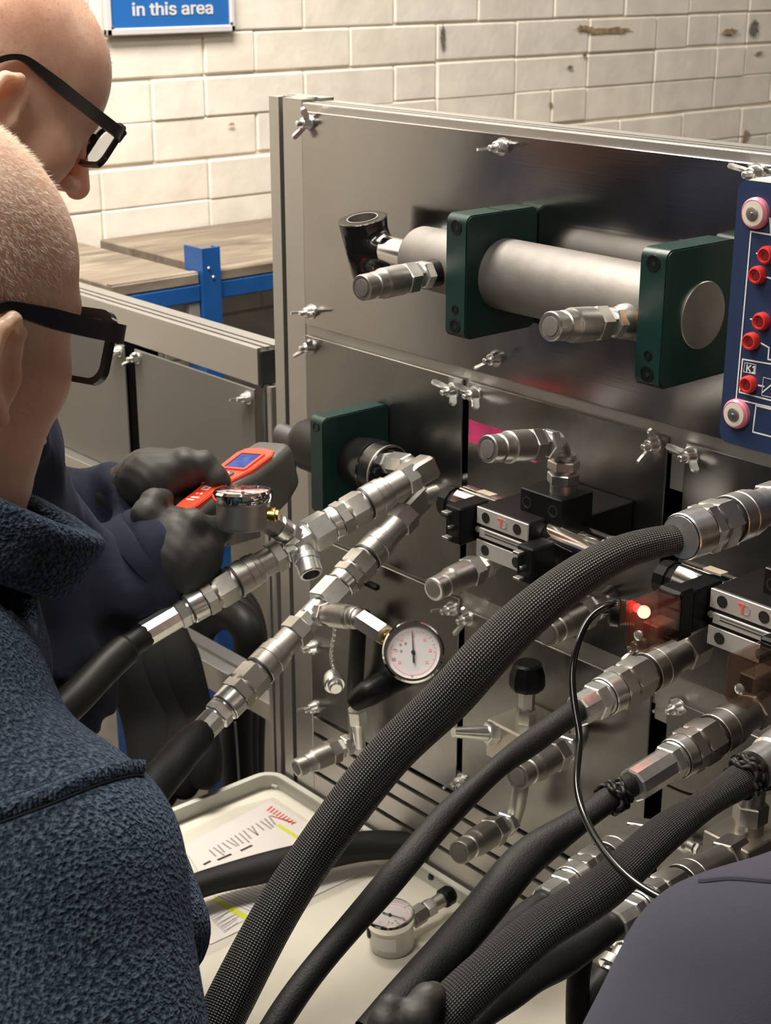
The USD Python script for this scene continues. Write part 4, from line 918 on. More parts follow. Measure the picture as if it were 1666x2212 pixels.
bp = at(950, 1890, z=TZ + .012)
tag(obj('rubber_plug', lathe(bp, nrm(np.array([-.5, -.8, .2])), [(-.012, .008), (-.002, .009), (0, .0075), (.012, .0070), (.013, .005)], 20), M['rubber']), 'small black rubber plug in the tray behind the lying gauge', 'plug')

# ------------------------------------------------------------------ hoses
def px_path(pts, n=90):
    return smooth_path([at(a, b, d=d) for a, b, d in pts], n)
def radii(pts, hw, n):
    from scipy.interpolate import PchipInterpolator
    p = np.array([at(a, b, d=d) for a, b, d in pts]); s = np.r_[0, np.cumsum(np.linalg.norm(np.diff(p, axis=0), axis=1) ** 0.5)]
    return PchipInterpolator(s, [h * d / FPX for h, (_, _, d) in zip(hw, pts)])(np.linspace(0, s[-1], n))
def dents(seed, amp, k=9):
    r = np.random.default_rng(seed); ph = r.random((k, 3)) * 6.28; fr = r.uniform(8, 30, k); am = r.uniform(.3, 1, k)
    return lambda t, a: 1 + amp * sum(am[i] * np.sin(fr[i] * t + ph[i, 0]) * np.cos((1 + i % 3) * a + ph[i, 1]) for i in range(k)) / 2.2
def hose(label, pts, hw, m, n=110, k=36, seed=1, amp=.05, name='hydraulic_hose', squash=1.0):
    t = thing(name, label, 'hose', at(*pts[0][:2], d=pts[0][2]))
    mesh, uv = tube(px_path(pts, n), radii(pts, hw, n), k, uv=True, wob=dents(seed, amp), squash=squash)
    obj('cover', mesh, m, t, smooth=True, uv=uv)
    return t
def hose_coupling(p, a, b, xa, xb, spec, k=1.0, male=True):
    ax, f = axis_px(a, b)
    tt = lambda x: f((x - xa) / (xb - xa))
    coupling(p, {n: (tt(u), tt(v)) for n, (u, v) in spec.items()}, ax, k=k)
    return ax, tt

h1 = hose('wide braided black hose arching across the front from the right edge to the bottom', [(1474, 1158, 1.045), (1452, 1165, 1.043), (1363, 1187, 1.035), (1258, 1240, 1.025), (1172, 1302, 1.02), (1100, 1367, 1.02), (1030, 1440, 1.02), (966, 1511, 1.025), (866, 1606, 1.03), (780, 1705, 1.03), (679, 1845, 1.03), (588, 1988, 1.02), (514, 2126, 1.005), (458, 2240, .99)],
          [31, 33, 37, 45, 48, 50, 52, 53, 51, 50, 49, 51, 52, 52], M['weave'], n=240, k=56, seed=4, amp=.034)
p0, p1 = np.array([.767, -.15, 1.283]), np.array([.767, -.288, 1.283])
xa, xb = 1709.5, 1444.8
ax1, t1 = hose_coupling(h1, p0, p1, xa, xb, {'hexagon': (1685, 1650), 'nipple': (1655, 1616), 'locking_sleeve': (1622, 1569), 'coupler_body': (1566, 1507), 'collar': (1507, 1466)}, k=1.08)
obj('elbow', tube(smooth_path([(.767, -.075, 1.21), (.767, -.082, 1.26), (.767, -.105, 1.281), (.767, -.16, 1.283)], 24), .009, 20), M['nickel'], h1)
obj('adaptor_nut', hexn((.767, -.072, 1.204), (0, -.1, 1), 0, .018, .0145), M['nickel'], h1)

h2 = hose('smooth black hose below the wide braided one, its coupling behind the thin cable', [(1256, 1532, 1.205), (1225, 1550, 1.19), (1160, 1596, 1.165), (1083, 1650, 1.13), (1005, 1723, 1.10), (953, 1776, 1.08), (892, 1848, 1.06), (840, 1907, 1.045), (780, 1975, 1.03), (668, 2110, 1.0), (596, 2212, .98), (560, 2265, .97)],
          [22, 27, 27, 24, 27, 29, 31, 31, 30, 29, 31, 31], M['nylon'], n=160, k=30, seed=9, amp=.06, squash=1.0)
hose_coupling(h2, at(1515, 1388, d=1.29), at(1245, 1538, d=1.2), 1515, 1245, {'hexagon': (1512, 1474), 'nipple': (1478, 1436), 'locking_sleeve': (1444, 1397), 'coupler_body': (1394, 1328), 'collar': (1328, 1302), 'hose_nut': (1300, 1280), 'ferrule': (1282, 1248)}, k=1.06)
obj('port_elbow', tube(smooth_path([at(1512, 1390, d=1.288), at(1535, 1378, d=1.30), at(1552, 1355, d=1.32), at(1558, 1335, d=1.33)], 18), .008, 18), M['black_metal'], h2)

h3 = hose('black hose with bunched cover end, third coupling from the top at the right edge', [(1372, 1694, 1.135), (1345, 1706, 1.125), (1262, 1765, 1.10), (1158, 1838, 1.075), (1090, 1907, 1.055), (1028, 1985, 1.04), (950, 2072, 1.02), (880, 2150, 1.0), (800, 2240, .98)],
          [24, 27, 29, 39, 43, 44, 45, 45, 45], M['nylon'], n=130, k=36, seed=12, amp=.045)
hose_coupling(h3, at(1660, 1514, d=1.235), at(1366, 1698, d=1.13), 1660, 1366, {'hexagon': (1658, 1620), 'nipple': (1624, 1582), 'locking_sleeve': (1592, 1541), 'coupler_body': (1538, 1478), 'collar': (1478, 1457), 'hose_nut': (1455, 1438), 'ferrule': (1440, 1366)}, k=1.06)
obj('port_elbow', tube(smooth_path([at(1655, 1517, d=1.233), at(1685, 1500, d=1.25), at(1700, 1470, d=1.27)], 14), .010, 18), M['black_metal'], h3)
def frill(p, c, d, r, seed, n=60, th=.003):
    """bunched raw edge of a fabric hose cover"""
    rr = np.random.default_rng(seed); B = basis(d); out = []
    for k in range(4):
        a = np.linspace(0, 2 * math.pi, n + 1); ph = rr.random(3) * 6
        w = r * (1 + .06 * np.sin(5 * a + ph[0]) + .07 * np.sin(11 * a + ph[1]))
        z = (k - 1.5) * .0035 + .002 * np.sin(4 * a + ph[2])
        out.append(tube(np.asarray(c) + np.outer(np.cos(a) * w, B[:, 0]) + np.outer(np.sin(a) * w, B[:, 1]) + np.outer(z, B[:, 2]), th * .62, 7, caps=False))
    obj('bunched_end', cat(out), M['rubber'], p, smooth=True)
frill(h3, at(1325, 1722, d=1.118), at(1372, 1694, d=1.135) - at(1325, 1722, d=1.118), .0105, 5)

h4 = hose('thick knitted black hose gathered at its upper end, running down to the gloved hand', [(1622, 1672, 1.062), (1596, 1690, 1.055), (1535, 1730, 1.04), (1430, 1805, 1.02), (1312, 1912, 1.0), (1186, 1996, .985), (1105, 2060, .975), (1022, 2135, .965), (930, 2230, .955)],
          [38, 37, 31, 42, 47, 49, 52, 55, 56], M['weave_fine'], n=160, k=44, seed=21, amp=.04)
c4, e4 = at(1672, 1632, d=1.08), at(1608, 1680, d=1.058)
obj('collar', lathe(c4, e4 - c4, [(-.012, .0150), (-.011, .0160), (.004, .0160), (.006, .0145), (.024, .0145)], 36), M['zinc'], h4)
frill(h4, at(1612, 1678, d=1.06), e4 - c4, .0128, 8)

h5 = hose('black hose below the knitted one, joined to the bare aluminium block', [(1332, 1997, 1.122), (1308, 2011, 1.11), (1240, 2062, 1.085), (1150, 2116, 1.06), (1050, 2185, 1.04), (980, 2240, 1.03)],
          [24, 31, 33, 33, 34, 34], M['nylon'], n=90, k=30, seed=31, amp=.06)
hose_coupling(h5, at(1600, 1838, d=1.225), at(1322, 2003, d=1.118), 1600, 1322, {'hexagon': (1598, 1562), 'nipple': (1565, 1508), 'locking_sleeve': (1520, 1472), 'coupler_body': (1468, 1402), 'collar': (1402, 1378), 'hose_nut': (1376, 1358), 'ferrule': (1360, 1326)}, k=1.06)
h6 = hose('black hose in the shadow under the knitted one, its coupling mostly hidden', [(1180, 1948, 1.215), (1155, 1966, 1.20), (1090, 2020, 1.17), (1020, 2085, 1.13), (960, 2150, 1.10), (900, 2230, 1.08)], [20, 30, 32, 32, 32, 32], M['nylon'], n=80, k=28, seed=37, amp=.05)
hose_coupling(h6, at(1395, 1800, d=1.34), at(1172, 1953, d=1.21), 1395, 1172, {'hexagon': (1395, 1375), 'nipple': (1378, 1340), 'locking_sleeve': (1348, 1306), 'coupler_body': (1303, 1250), 'collar': (1250, 1228), 'hose_nut': (1226, 1208), 'ferrule': (1210, 1176)}, k=1.06)
dz = lambda px, py, z: (at(px, py, z=z) - CAM) @ FWD
zz = TZ + .030
h7 = hose('flat black hose lying across the papers in the tray', [(380, 1938, dz(380, 1938, zz)), (455, 1905, dz(455, 1905, zz)), (600, 1868, dz(600, 1868, zz)), (745, 1834, dz(745, 1834, zz)), (850, 1826, dz(850, 1826, zz)), (960, 1840, dz(960, 1840, zz)), (1075, 1870, dz(1075, 1870, zz)), (1108, 1884, dz(1108, 1884, zz))], [29, 29, 33, 33, 31, 31, 29, 28], M['nylon'], n=100, k=28, seed=41, amp=.05)
h8 = hose('black hose with a loose cover leaving the upper coupling line, across the navy sleeve', [(314, 1370, 1.43), (300, 1380, 1.425), (285, 1390, 1.42), (279, 1394, 1.418), (270, 1402, 1.415), (215, 1455, 1.39), (150, 1520, 1.36), (60, 1610, 1.32), (-20, 1700, 1.28)], [27, 29, 29, 30, 36, 37, 39, 40, 40], M['rubber'], n=90, k=28, seed=43, amp=.04)
h9 = hose('black hose dropping from the lower coupling line behind the blue fleece', [(446, 1572, 1.472), (430, 1588, 1.465), (390, 1632, 1.45), (330, 1705, 1.42), (270, 1790, 1.39), (200, 1890, 1.36)], [22, 34, 40, 42, 44, 44], M['nylon'], n=80, k=28, seed=47, amp=.05)
h10 = hose('black hose hanging straight down to the stub at the lower right', [(1262, 2050, 1.16), (1250, 2110, 1.16), (1248, 2170, 1.165), (1250, 2250, 1.17)], [24, 25, 26, 26], M['nylon'], n=50, k=24, seed=51, amp=.04)
e0, e1 = at(1330, 2085, d=1.19), at(1262, 2190, d=1.17)
sb_ = thing('hose_end', 'black hose end with a steel ring under the knitted hose, beside the grey shirt', 'hose', e0)
dd_ = nrm(e1 - e0); LL = np.linalg.norm(e1 - e0)
obj('rubber_end', lathe(e0, dd_, [(LL * .2, .0100), (LL * .28, .0145), (LL * .85, .0150), (LL * .95, .0130), (LL, .011)], 28), M['rubber'], sb_)
obj('steel_ring', cat(lathe(e0, dd_, [(-.004, .0120), (-.003, .0132), (.004, .0132), (.005, .012)], 26), lathe(e0, dd_, [(-.03, .0085), (LL * .3, .0085)], 20), hexn(e0, dd_, -.030, -.014, .0125)), M['zinc'], sb_)

cb = obj('cable', tube(smooth_path([go + gd * .018, go + gd * .030] + [at(a, b, d=c) for a, b, c in [(1325, 1305, 1.07), (1287, 1325, 1.06), (1254, 1375, 1.05), (1237, 1450, 1.04), (1243, 1530, 1.03), (1252, 1600, 1.02), (1246, 1680, 1.0), (1262, 1760, .975), (1310, 1843, .94), (1380, 1912, .91), (1470, 1960, .885), (1520, 1980, .87)]], 140), .0024, 14), M['black_gloss'], smooth=True)
tag(cb, 'thin glossy black cable looping down from the glowing red valve plug', 'cable')
cd = obj('cord', tube(px_path([(1364, 1668, 1.17), (1402, 1677, 1.165), (1434, 1692, 1.165), (1478, 1712, 1.17), (1506, 1711, 1.19)], 40), .0011, 8), plain('dark_cord', (.05, .06, .05), .6))
tag(cd, 'thin dark cord hanging beside the bunched hose end', 'cord')

# bare aluminium block at the lower right
q = at(1617, 1842, d=1.20)
al = thing('valve_block', 'bare machined aluminium block with an upright fitting, at the lower right edge', 'block', q)
obj('block', box((q[0] - .044, q[1], q[2] - .075), (q[0], -.0035, q[2]), .0012), M['alu_block'], al)
ub = at(1618, 1795, z=q[2])
obj('upright_fitting', cat(lathe(ub, (0, 0, 1), [(0, .0115), (.010, .0115)], 24), hexn(ub, (0, 0, 1), .009, .026, .0140), lathe(ub, (0, 0, 1), [(.024, .0105), (.055, .0105)], 24)), M['nickel'], al)
obj('black_cap', lathe(ub, (0, 0, 1), [(.045, .017), (.047, .020), (.060, .020), (.062, .016)], 26), M['rubber'], al)
sn = at(1490, 1835, y=-.02)
spx = [at(1470, 1818, y=-.014), at(1490, 1826, y=-.016), at(1508, 1834, y=-.016)]
sc = thing('spring_clip', 'small steel spring clip on the panel beside the bare aluminium block', 'clip', sn)
obj('stem', lathe(spx[0], (0, 1, 0), [(-.002, .004), (.0112, .004)], 14), M['zinc'], sc)
obj('barrel', lathe(spx[0], spx[2] - spx[0], [(-.006, .006), (-.004, .0085), (.010, .0085), (.012, .006), (.02, .006)], 18), M['zinc'], sc)
obj('spring', tube(np.array([spx[2] + np.array([.003 * k / 30, .0065 * math.cos(k * .9), .0065 * math.sin(k * .9)]) for k in range(30)]), .0011, 6), M['zinc'], sc)

# ------------------------------------------------------------------ control box at the right edge
YB = -.1005
bx = thing('control_box', 'navy fronted control box with red sockets and white circuit lines', 'box', (.73, -.09, 1.39))
XL, ZB, ZT = .6610, 1.2905, 1.4935
shell = rrect(XL, ZB, .86, ZT, .0085)
obj('casing', cat(extrude(shell.buffer(-.001), (0, YB + .0015, 0), PB, -.040, 0), extrude(shell.buffer(.0005), (0, YB + .007, 0), PB, -.045, 0)), M['box_body'], bx)
fp = obj('front_film', extrude(shell, (0, YB + .0012, 0), PB, 0, .0012), M['blue_box'], bx, smooth=False)
def onb(px, py): q = at(px, py, y=YB); return (q[0], q[2])
for px, py in ((1635, 460), (1594, 893)):
    x, z = onb(px, py); o = (x, YB, z)
    s = obj('screw_collar', lathe(o, (0, -1, 0), [(0, .0118), (.003, .0116), (.005, .0100), (.0046, .0096)], 36), M['pink'], bx)
    obj('screw_washer', lathe(o, (0, -1, 0), [(.003, .0094), (.0052, .0092), (.0054, .006)], 32), plain('cream_washer', (.60, .55, .47), .4) if px == 1635 else UsdShade.Material.Get(stage, '/World/Looks/cream_washer'), s)
    obj('screw_head', cat(lathe(o, (0, -1, 0), [(.0052, .0054), (.0060, .0054), (.0066, .0040)], 24), lathe(o, (0, -1, 0), [(.0060, .0014), (.0080, .0012)], 10)), M['nickel'], s)
for px, py in ((1661, 550), (1641, 593), (1649, 693), (1627, 736), (1621, 829), (1700, 700), (1690, 850)):
    x, z = onb(px, py); o = (x, YB, z)
    s = obj('socket', lathe(o, (0, -1, 0), [(0, .0068), (.004, .0068), (.0062, .0058), (.0064, .0048), (.0050, .0042), (.0050, .0)], 30), M['red_plastic'], bx)
    obj('socket_hole', cat(lathe(o, (0, -1, 0), [(.0049, .0036), (.0056, .0034), (.0056, .0022), (.0052, .0022)], 22)), M['dark_red'], s)
def pline(pts, w=.0006):
    return extrude(sg.LineString([onb(*q) for q in pts]).buffer(w, cap_style=2, join_style=2), (0, YB, 0), PB, 0, .0003)
wl = [[(1700, 513), (1623, 500), (1591, 862), (1700, 888)], [(1634, 547), (1646, 549)], [(1621, 689), (1634, 691)], [(1655, 598), (1700, 612)], [(1644, 741), (1662, 751), (1660, 776), (1700, 786)],
      [(1700, 792), (1605, 776), (1598, 847), (1700, 874)], [(1638, 832), (1652, 835)], [(1647, 848), (1690, 812)], [(1700, 892), (1634, 876), (1627, 933), (1700, 952)], [(1664, 470), (1666, 506)]]
obj('circuit_lines', cat([pline(l) for l in wl]), M['white'], fp, smooth=False)
obj('fine_lines', cat(pline([(1610, 783), (1634, 788), (1632, 808), (1607, 803), (1610, 783)], .0002), pline([(1650, 815), (1700, 828), (1698, 866), (1646, 854), (1650, 815)], .0002)), M['white'], fp, smooth=False)
tm = meshkit.text_mesh('K1', .0056, .0003, bold=True)
x, z = onb(1611, 802)
obj('lettering', place(tm, (x, YB, z), PB), M['white'], fp, smooth=False)
obj('back_bracket', box((.70, YB + .047, 1.34), (.82, -.0035, 1.44), .002), M['extr'], bx)

# black hoses hanging behind and over the low rig
for i, lb_ in enumerate(['dark hose loop behind the low rig rail, nearest the wall', 'dark hose loop hung behind the low rig rail, second from the wall', 'dark hose loop with a pale printed line, nearest the low rig rail']):
    yy = .22 - .06 * i
    pp = [(400 + i * 10, 1420, yy), (420 + i * 8, 1325 + 16 * i, yy), (470 + i * 8, 1285 + 20 * i, yy), (525, 1310 + 18 * i, yy), (548 - i * 4, 1390, yy), (545 - i * 14, 1500, yy), (540 - i * 14, 1640, yy), (542 - i * 14, 1760, yy)]
    o = tag(obj('hanging_hose', tube(smooth_path([at(a, b, y=c) for a, b, c in pp], 60), .0235, 18), M['rubber'], smooth=True), lb_, 'hose')
obj('printed_line', tube(smooth_path([at(508, 1560, y=.072), at(514, 1640, y=.072), at(517, 1700, y=.072)], 20), .0018, 6), M['grey_print'], o)
for i, lb_ in enumerate(['limp black hose cover draped under the low rig rail, nearest the blue post', 'limp black hose cover draped under the low rig rail, middle one', 'limp black hose cover draped under the low rig rail, beside the blue fleece']):
    dd = -.075 - .02 * i
    pp = [(365 - i * 48, 1395 - i * 10, dd + .02), (385 - i * 45, 1450, dd), (412 - i * 42, 1560, dd), (425 - i * 44, 1630 + 14 * i, dd - .02), (424 - i * 46, 1672 + 18 * i, dd - .03)]
    n_ = 60; pth = smooth_path([at(a, b, y=c) for a, b, c in pp], n_)
    tag(obj('draped_hose', tube(pth, .034, 30, wob=lambda t, a: 1 + .10 * np.sin(3 * a + 1.5 * t) + .05 * np.sin(5 * a - 2 * t)), M['trousers'], smooth=True), lb_, 'hose')
# ------------------------------------------------------------------ people
class Frame:
    """head frame: forward, right side, up"""
    def __init__(s, o, az, pitch, roll=0.0):
        f = np.array([math.cos(az) * math.cos(pitch), math.sin(az) * math.cos(pitch), math.sin(pitch)])
        r = nrm(np.cross(f, (0, 0, 1.0))); u = np.cross(r, f)
        r, u = r * math.cos(roll) + u * math.sin(roll), u * math.cos(roll) - r * math.sin(roll)
        s.o = np.asarray(o, float); s.B = np.stack([f, r, u], 1)
    def w(s, p): return s.o + np.asarray(p, float) @ s.B.T
    def l(s, p): return (p - s.o.astype(np.float32)) @ s.B.astype(np.float32)

EAR = [(.008, .0755, .010), (.004, .080, .025), (-.008, .0855, .033), (-.021, .0895, .026), (-.0255, .090, .008), (-.020, .087, -.010), (-.010, .082, -.024), (-.002, .0785, -.031)]
def head_sdf(q, slim=1.0):
    s = np.abs(q[..., 1]); m = q.copy(); m[..., 1] = s; me = m.copy(); me[..., 2] = (m[..., 2] + .004) * 1.16
    d = ell(q, (-.006, 0, .047), (.100, .0775, .096))
    d = smin(d, ell(q, (.048, 0, .052), (.052, .058, .060)), .03)
    d = smin(d, ell(q, (.040, 0, -.022), (.056, .0585 * slim, .085)), .03)
    d = smin(d, ell(m, (.005, .045, -.055), (.050, .020, .042)), .03)
    d = smin(d, ell(q, (.055, 0, -.082), (.040, .040, .030)), .025)
    d = smin(d, ell(q, (.083, 0, -.098), (.016, .020, .015)), .02)
    d = smin(d, ell(m, (.062, .042, -.010), (.020, .016, .018)), .026)
    d = smin(d, cap(m, (.092, .010, .037), (.080, .044, .034), .0095, .008), .014)
    d = smax(d, -ell(m, (.106, .032, .018), (.018, .018, .0125)), .008)
    d = smin(d, ell(m, (.0835, .0315, .017), (.0125, .0135, .0120)), .003)
    d = smin(d, cap(q, (.098, 0, .026), (.121, 0, -.016), .0085, .0125), .010)
    d = smin(d, ell(m, (.107, .0115, -.020), (.011, .008, .008)), .006)
    d = smin(d, ell(q, (.097, 0, -.050), (.014, .026, .0065)), .006)
    d = smin(d, ell(q, (.095, 0, -.062), (.013, .022, .0065)), .006)
    d = smax(d, -ell(m, (.112, .0065, -.0285), (.006, .004, .004)), .003)
    e = ell(me, (-.008, .0795, -.001), (.0175, .0055, .030))
    e = smax(e, -ell(me, (-.003, .0875, -.003), (.0105, .0065, .017)), .003)
    e = smin(e, chain(me, EAR, [.0040, .0045, .0050, .0052, .0048, .0044, .0052, .0062], .003), .004)
    e = smin(e, ell(me, (.006, .0775, -.005), (.005, .004, .007)), .004)
    return smin(d, e, .005)

def make_body(parent, fr, nb, mat_, step, neck_r=.056, extra=None):
    """head, face, ears and neck in one continuous skin, running down inside the clothes; nb = base of the neck in the room"""
    nl = fr.l(np.asarray(nb, np.float32)[None])[0]
    def f(p):
        q = fr.l(p)
        d = head_sdf(q)
        d = smin(d, cap(q, (-.022, 0, -.035), nl, neck_r, neck_r * 1.08), .022)
        return d
    c = [fr.w((x, y, z)) for x in (-.13, .14) for y in (-.105, .105) for z in (-.13, .15)] + [np.asarray(nb) + v for v in (-.075 * np.ones(3), .075 * np.ones(3))]
    m = nets(f, np.min(c, 0), np.max(c, 0), step)
    return obj('body', m, mat_, parent, smooth=True), m

def hairs(parent, mesh, fr, keep, n, length, width, mat_, seed, lean=(-.5, 0, -.9), name='hair', jit=.45):
    r = np.random.default_rng(seed)
    tri = mesh.triangles; area = mesh.area_faces
    cen = fr.l(tri.mean(1).astype(np.float32)); k = keep(cen); k = area * np.clip(k, 0, 1)
    idx = r.choice(len(area), n, p=k / k.sum()); u = r.random((n, 2)); u[u.sum(1) > 1] = 1 - u[u.sum(1) > 1]
    P = tri[idx, 0] + u[:, :1] * (tri[idx, 1] - tri[idx, 0]) + u[:, 1:] * (tri[idx, 2] - tri[idx, 0])
    N = mesh.face_normals[idx]
    T = np.asarray(lean) @ fr.B.T; T = T - N * (N @ T)[:, None]
    D = N * .55 + T * .8 + r.normal(0, jit, (n, 3)); D /= np.linalg.norm(D, axis=1)[:, None]
    L = length * r.uniform(.5, 1.2, n)[:, None]
    pts = np.stack([P, P + D * L * .5 + N * L * .06, P + (D * .95 - N * .12) * L], 1)
    off = np.zeros(3)
    for kk, l in _loc.items():
        if str(parent.GetPath()).startswith(kk): off = l
    c = UsdGeom.BasisCurves.Define(stage, _name(str(parent.GetPath()), name))
    c.CreateTypeAttr('linear'); c.CreateCurveVertexCountsAttr(Vt.IntArray.FromNumpy(np.full(n, 3, np.int32)))
    c.CreatePointsAttr(Vt.Vec3fArray.FromNumpy((pts.reshape(-1, 3) - off).astype(np.float32)))
    c.CreateWidthsAttr(Vt.FloatArray.FromNumpy(np.tile([width, width * .8, width * .25], n).astype(np.float32))); c.SetWidthsInterpolation('vertex')
    UsdShade.MaterialBindingAPI.Apply(c.GetPrim()).Bind(mat_)
    return tag(c.GetPrim(), kind='stuff')

class Frame2(Frame):
    def __init__(s, fr, off): s.o = fr.w(off); s.B = fr.B

def spectacles(parent, fr, dz=0.0, df=0.0, h=.011, th=.0048, lens_m='lens_tint', lw=.052, lh=.037, tilt=.10):
    """thick rimmed glasses: front with two lenses, two temples that hook behind the ears"""
    fr = Frame2(fr, (df, 0, dz))
    g = obj('eyeglasses', None or _front(fr, lw, lh, tilt), M['glasses'], parent, smooth=25, label='black framed eyeglasses')
    for s in (-1, 1):
        B = fr.B @ _lensB(s, tilt)
        o = fr.w((.1135, s * .034, .012))
        a = rrect(-lw / 2, -lh / 2, lw / 2, lh / 2, .009)
        xy = np.array(a.exterior.coords)[:-1]
        V = np.vstack([[0, 0], xy]); V = np.c_[V, np.zeros(len(V))] @ B.T + o
        F = np.array([(0, i + 1, (i + 1) % len(xy) + 1) for i in range(len(xy))])
        obj('lens', trimesh.Trimesh(V, F, process=False), M[lens_m], g, smooth=False)
        pts = [(.111, s * .067, .023), (.106, s * .0735, .0235), (.08, s * .0785, .0245), (.04, s * .0815, .027), (.005, s * .083, .030), (-.012, s * .083, .029), (-.028, s * .082, .015), (-.036, s * .081, -.004)]
        w = smooth_path([fr.w(p) for p in pts], 40); V = []
        for i, p in enumerate(w):
            t = nrm(w[min(i + 1, 39)] - w[max(i - 1, 0)]); side = nrm(fr.B[:, 1] * s); v = nrm(np.cross(t, side)); side = np.cross(v, t)
            k = h * (1.0 if i < 18 else max(.45, 1 - (i - 18) * .05)); 
            for a, b in ((-1, -1), (1, -1), (1, 1), (-1, 1)):
                V.append(p + side * a * th / 2 * (1 if abs(b) else 1) + v * b * k / 2)
        F = []
        for i in range(39):
            for j in range(4):
                a, b = i * 4 + j, i * 4 + (j + 1) % 4; F += [(a, b, b + 4), (a, b + 4, a + 4)]
        F += [(0, 2, 1), (0, 3, 2), (156, 157, 158), (156, 158, 159)]
        m = trimesh.Trimesh(np.array(V), np.array(F), process=False); m.fix_normals()
        obj('temple', m, M['glasses'], g, smooth=25)
    return g
def _lensB(s, tilt):
    # lens plane in head axes: x towards the person's right, y up, z forward; wrapped a little round the face
    w = -.10 * s
    z = np.array([math.cos(w) , -math.sin(w), -tilt]); z /= np.linalg.norm(z)
    x = nrm(np.cross((0, 0, 1.0), z)); y = np.cross(z, x)
    return np.stack([x, y, z], 1)
def _front(fr, lw, lh, tilt):
    out = []
    for s in (-1, 1):
        B = fr.B @ _lensB(s, tilt); o = fr.w((.1135, s * .034, .012))
        a = rrect(-lw / 2, -lh / 2, lw / 2, lh / 2, .009)
        rim = rrect(-lw / 2 - .0042, -lh / 2 - .0038, lw / 2 + .0042, lh / 2 + .0062, .011)
        sx = -1 if s > 0 else 1      # hinge lug on the outer upper corner
        lug = sg.box(*sorted((sx * (lw / 2), sx * (lw / 2 + .0085)))[:1], lh / 2 - .006, sorted((sx * (lw / 2), sx * (lw / 2 + .0085)))[1], lh / 2 + .0058)
        out.append(extrude(rim.union(lug).difference(a), o, B, -.0026, .0022))
    out.append(tube(smooth_path([fr.w((.113, -.009, .020)), fr.w((.117, 0, .0225)), fr.w((.113, .009, .020))], 10), .0034, 8))
    return cat(out)

def fold(p, dirs, amp, seed, scale):
    """soft cloth folds: directional ripples"""
    r = np.random.default_rng(seed); d = 0
    for k in range(len(dirs)):
        v = np.asarray(dirs[k], np.float32) * scale
        w = r.normal(0, .25, (3,)).astype(np.float32) * scale
        d = d + np.sin(p @ v + 1.3 * np.sin(p @ w + r.random() * 6) + r.random() * 6)
    return amp * d / len(dirs)

def glove_hand(parent, label, chains, palm, step=.0021, cuff=None, k=.006):
    """nitrile glove over a bent hand: five finger chains rooted inside the palm"""
    pts = np.concatenate([np.asarray(c[0]) for c in chains] + [np.asarray(palm[0])] + ([np.asarray(cuff[0])] if cuff else []))
    def f(p):
        d = chain(p, *palm, .01)
        for c, r in chains: d = smin(d, chain(p, c, r, .003), k)
        if cuff: d = smin(d, chain(p, *cuff, .008), .008)
        d = d + .0005 * np.sin(p @ np.array([210, 150, 160], np.float32) + 2.2 * np.sin(p @ np.array([120, -160, 90], np.float32))) * np.sin(p @ np.array([-140, 220, 180], np.float32))
        return d
    m = nets(f, pts.min(0) - .05, pts.max(0) + .05, step)
    return obj('glove', m, M['glove'], parent, smooth=True, label=label)

# ---- far man: looking down at the red tester
d_ = .02
fr_far = Frame(at(-50, 225, d=1.40), math.radians(84), math.radians(-34), math.radians(2))
far = thing('person', 'person with shaved head, glasses and navy sweatshirt, looking down and holding the red tester in black gloves', 'person', at(60, 1500, d=1.35))
tag(far, 'bald person in glasses and navy sweatshirt, looking down at the red tester in gloved hands')
nbF = fr_far.w((-.085, 0, -.135)); nbF = nbF + np.array([-.03, -.02, -.03])
bodyF, mF = make_body(far, fr_far, nbF, M['skin_far'], .0021)
hairs(far, mF, fr_far, lambda c: ((c[:, 2] > .035) | (c[:, 0] < -.02)) * ((c[:, 2] > -.02) | (c[:, 0] < -.05)) * (c[:, 0] < .085) * (np.abs(c[:, 1]) < .078) * 1.0, 15000, .0024, .00013, M['hair_dark'], 5)
spectacles(far, fr_far, .011, -.004)
FH = fr_far.B[:, 0] * [1, 1, 0]; FH = nrm(FH); FS = np.array([FH[1], -FH[0], 0]); sc_ = fr_far.o + np.array([0, 0, -.185]) - FH * .13
shR = sc_ + FS * .185 + FH * .02; elR = at(70, 1425, d=1.46); wrR = at(318, 1205, d=1.462)
shL = sc_ - FS * .150 - FH * .02; elL = at(110, 1150, d=1.54); wrL = at(255, 1083, d=1.525)
chest = (shR + shL) / 2 + np.array([-.02, -.06, -.15]); hip = chest + np.array([-.10, -.12, -.36])
def sweat(p):
    d = chain(p, [nbF + np.array([0, 0, -.03]), chest + np.array([0, 0, .05]), chest, hip], [.070, .115, .135, .130], .05)
    d = smin(d, chain(p, [chest + np.array([0, 0, .10]), shL], [.09, .075], .03), .04)
    d = smin(d, chain(p, [shL, elL, wrL], [.064, .055, .036], .03), .03)
    return d
def sweatR(p):
    a = chain(p, [chest + np.array([0, 0, .08]), shR], [.08, .070], .03)
    t = wrR - elR; tl = nrm(t)
    s = (p - elR.astype(np.float32)) @ tl.astype(np.float32)
    b = chain(p, [shR, elR, wrR + tl * .004], [.072, .074, .0475], .05)
    # rings of bunched cloth along the forearm
    w = np.exp(-((s - .10) / .09) ** 2)
    ph = s * 105 + 2.6 * np.sin(p @ np.array([16, 30, 22], np.float32) + .6) + 1.2 * np.sin(p @ np.array([-30, 12, 26], np.float32))
    b = b - .0080 * w * np.sin(ph * 1.35) * np.clip((.120 - s) / .03, 0, 1) * 1.3 * np.clip((s + .03) / .04, 0, 1)
    return smin(a, b, .04)
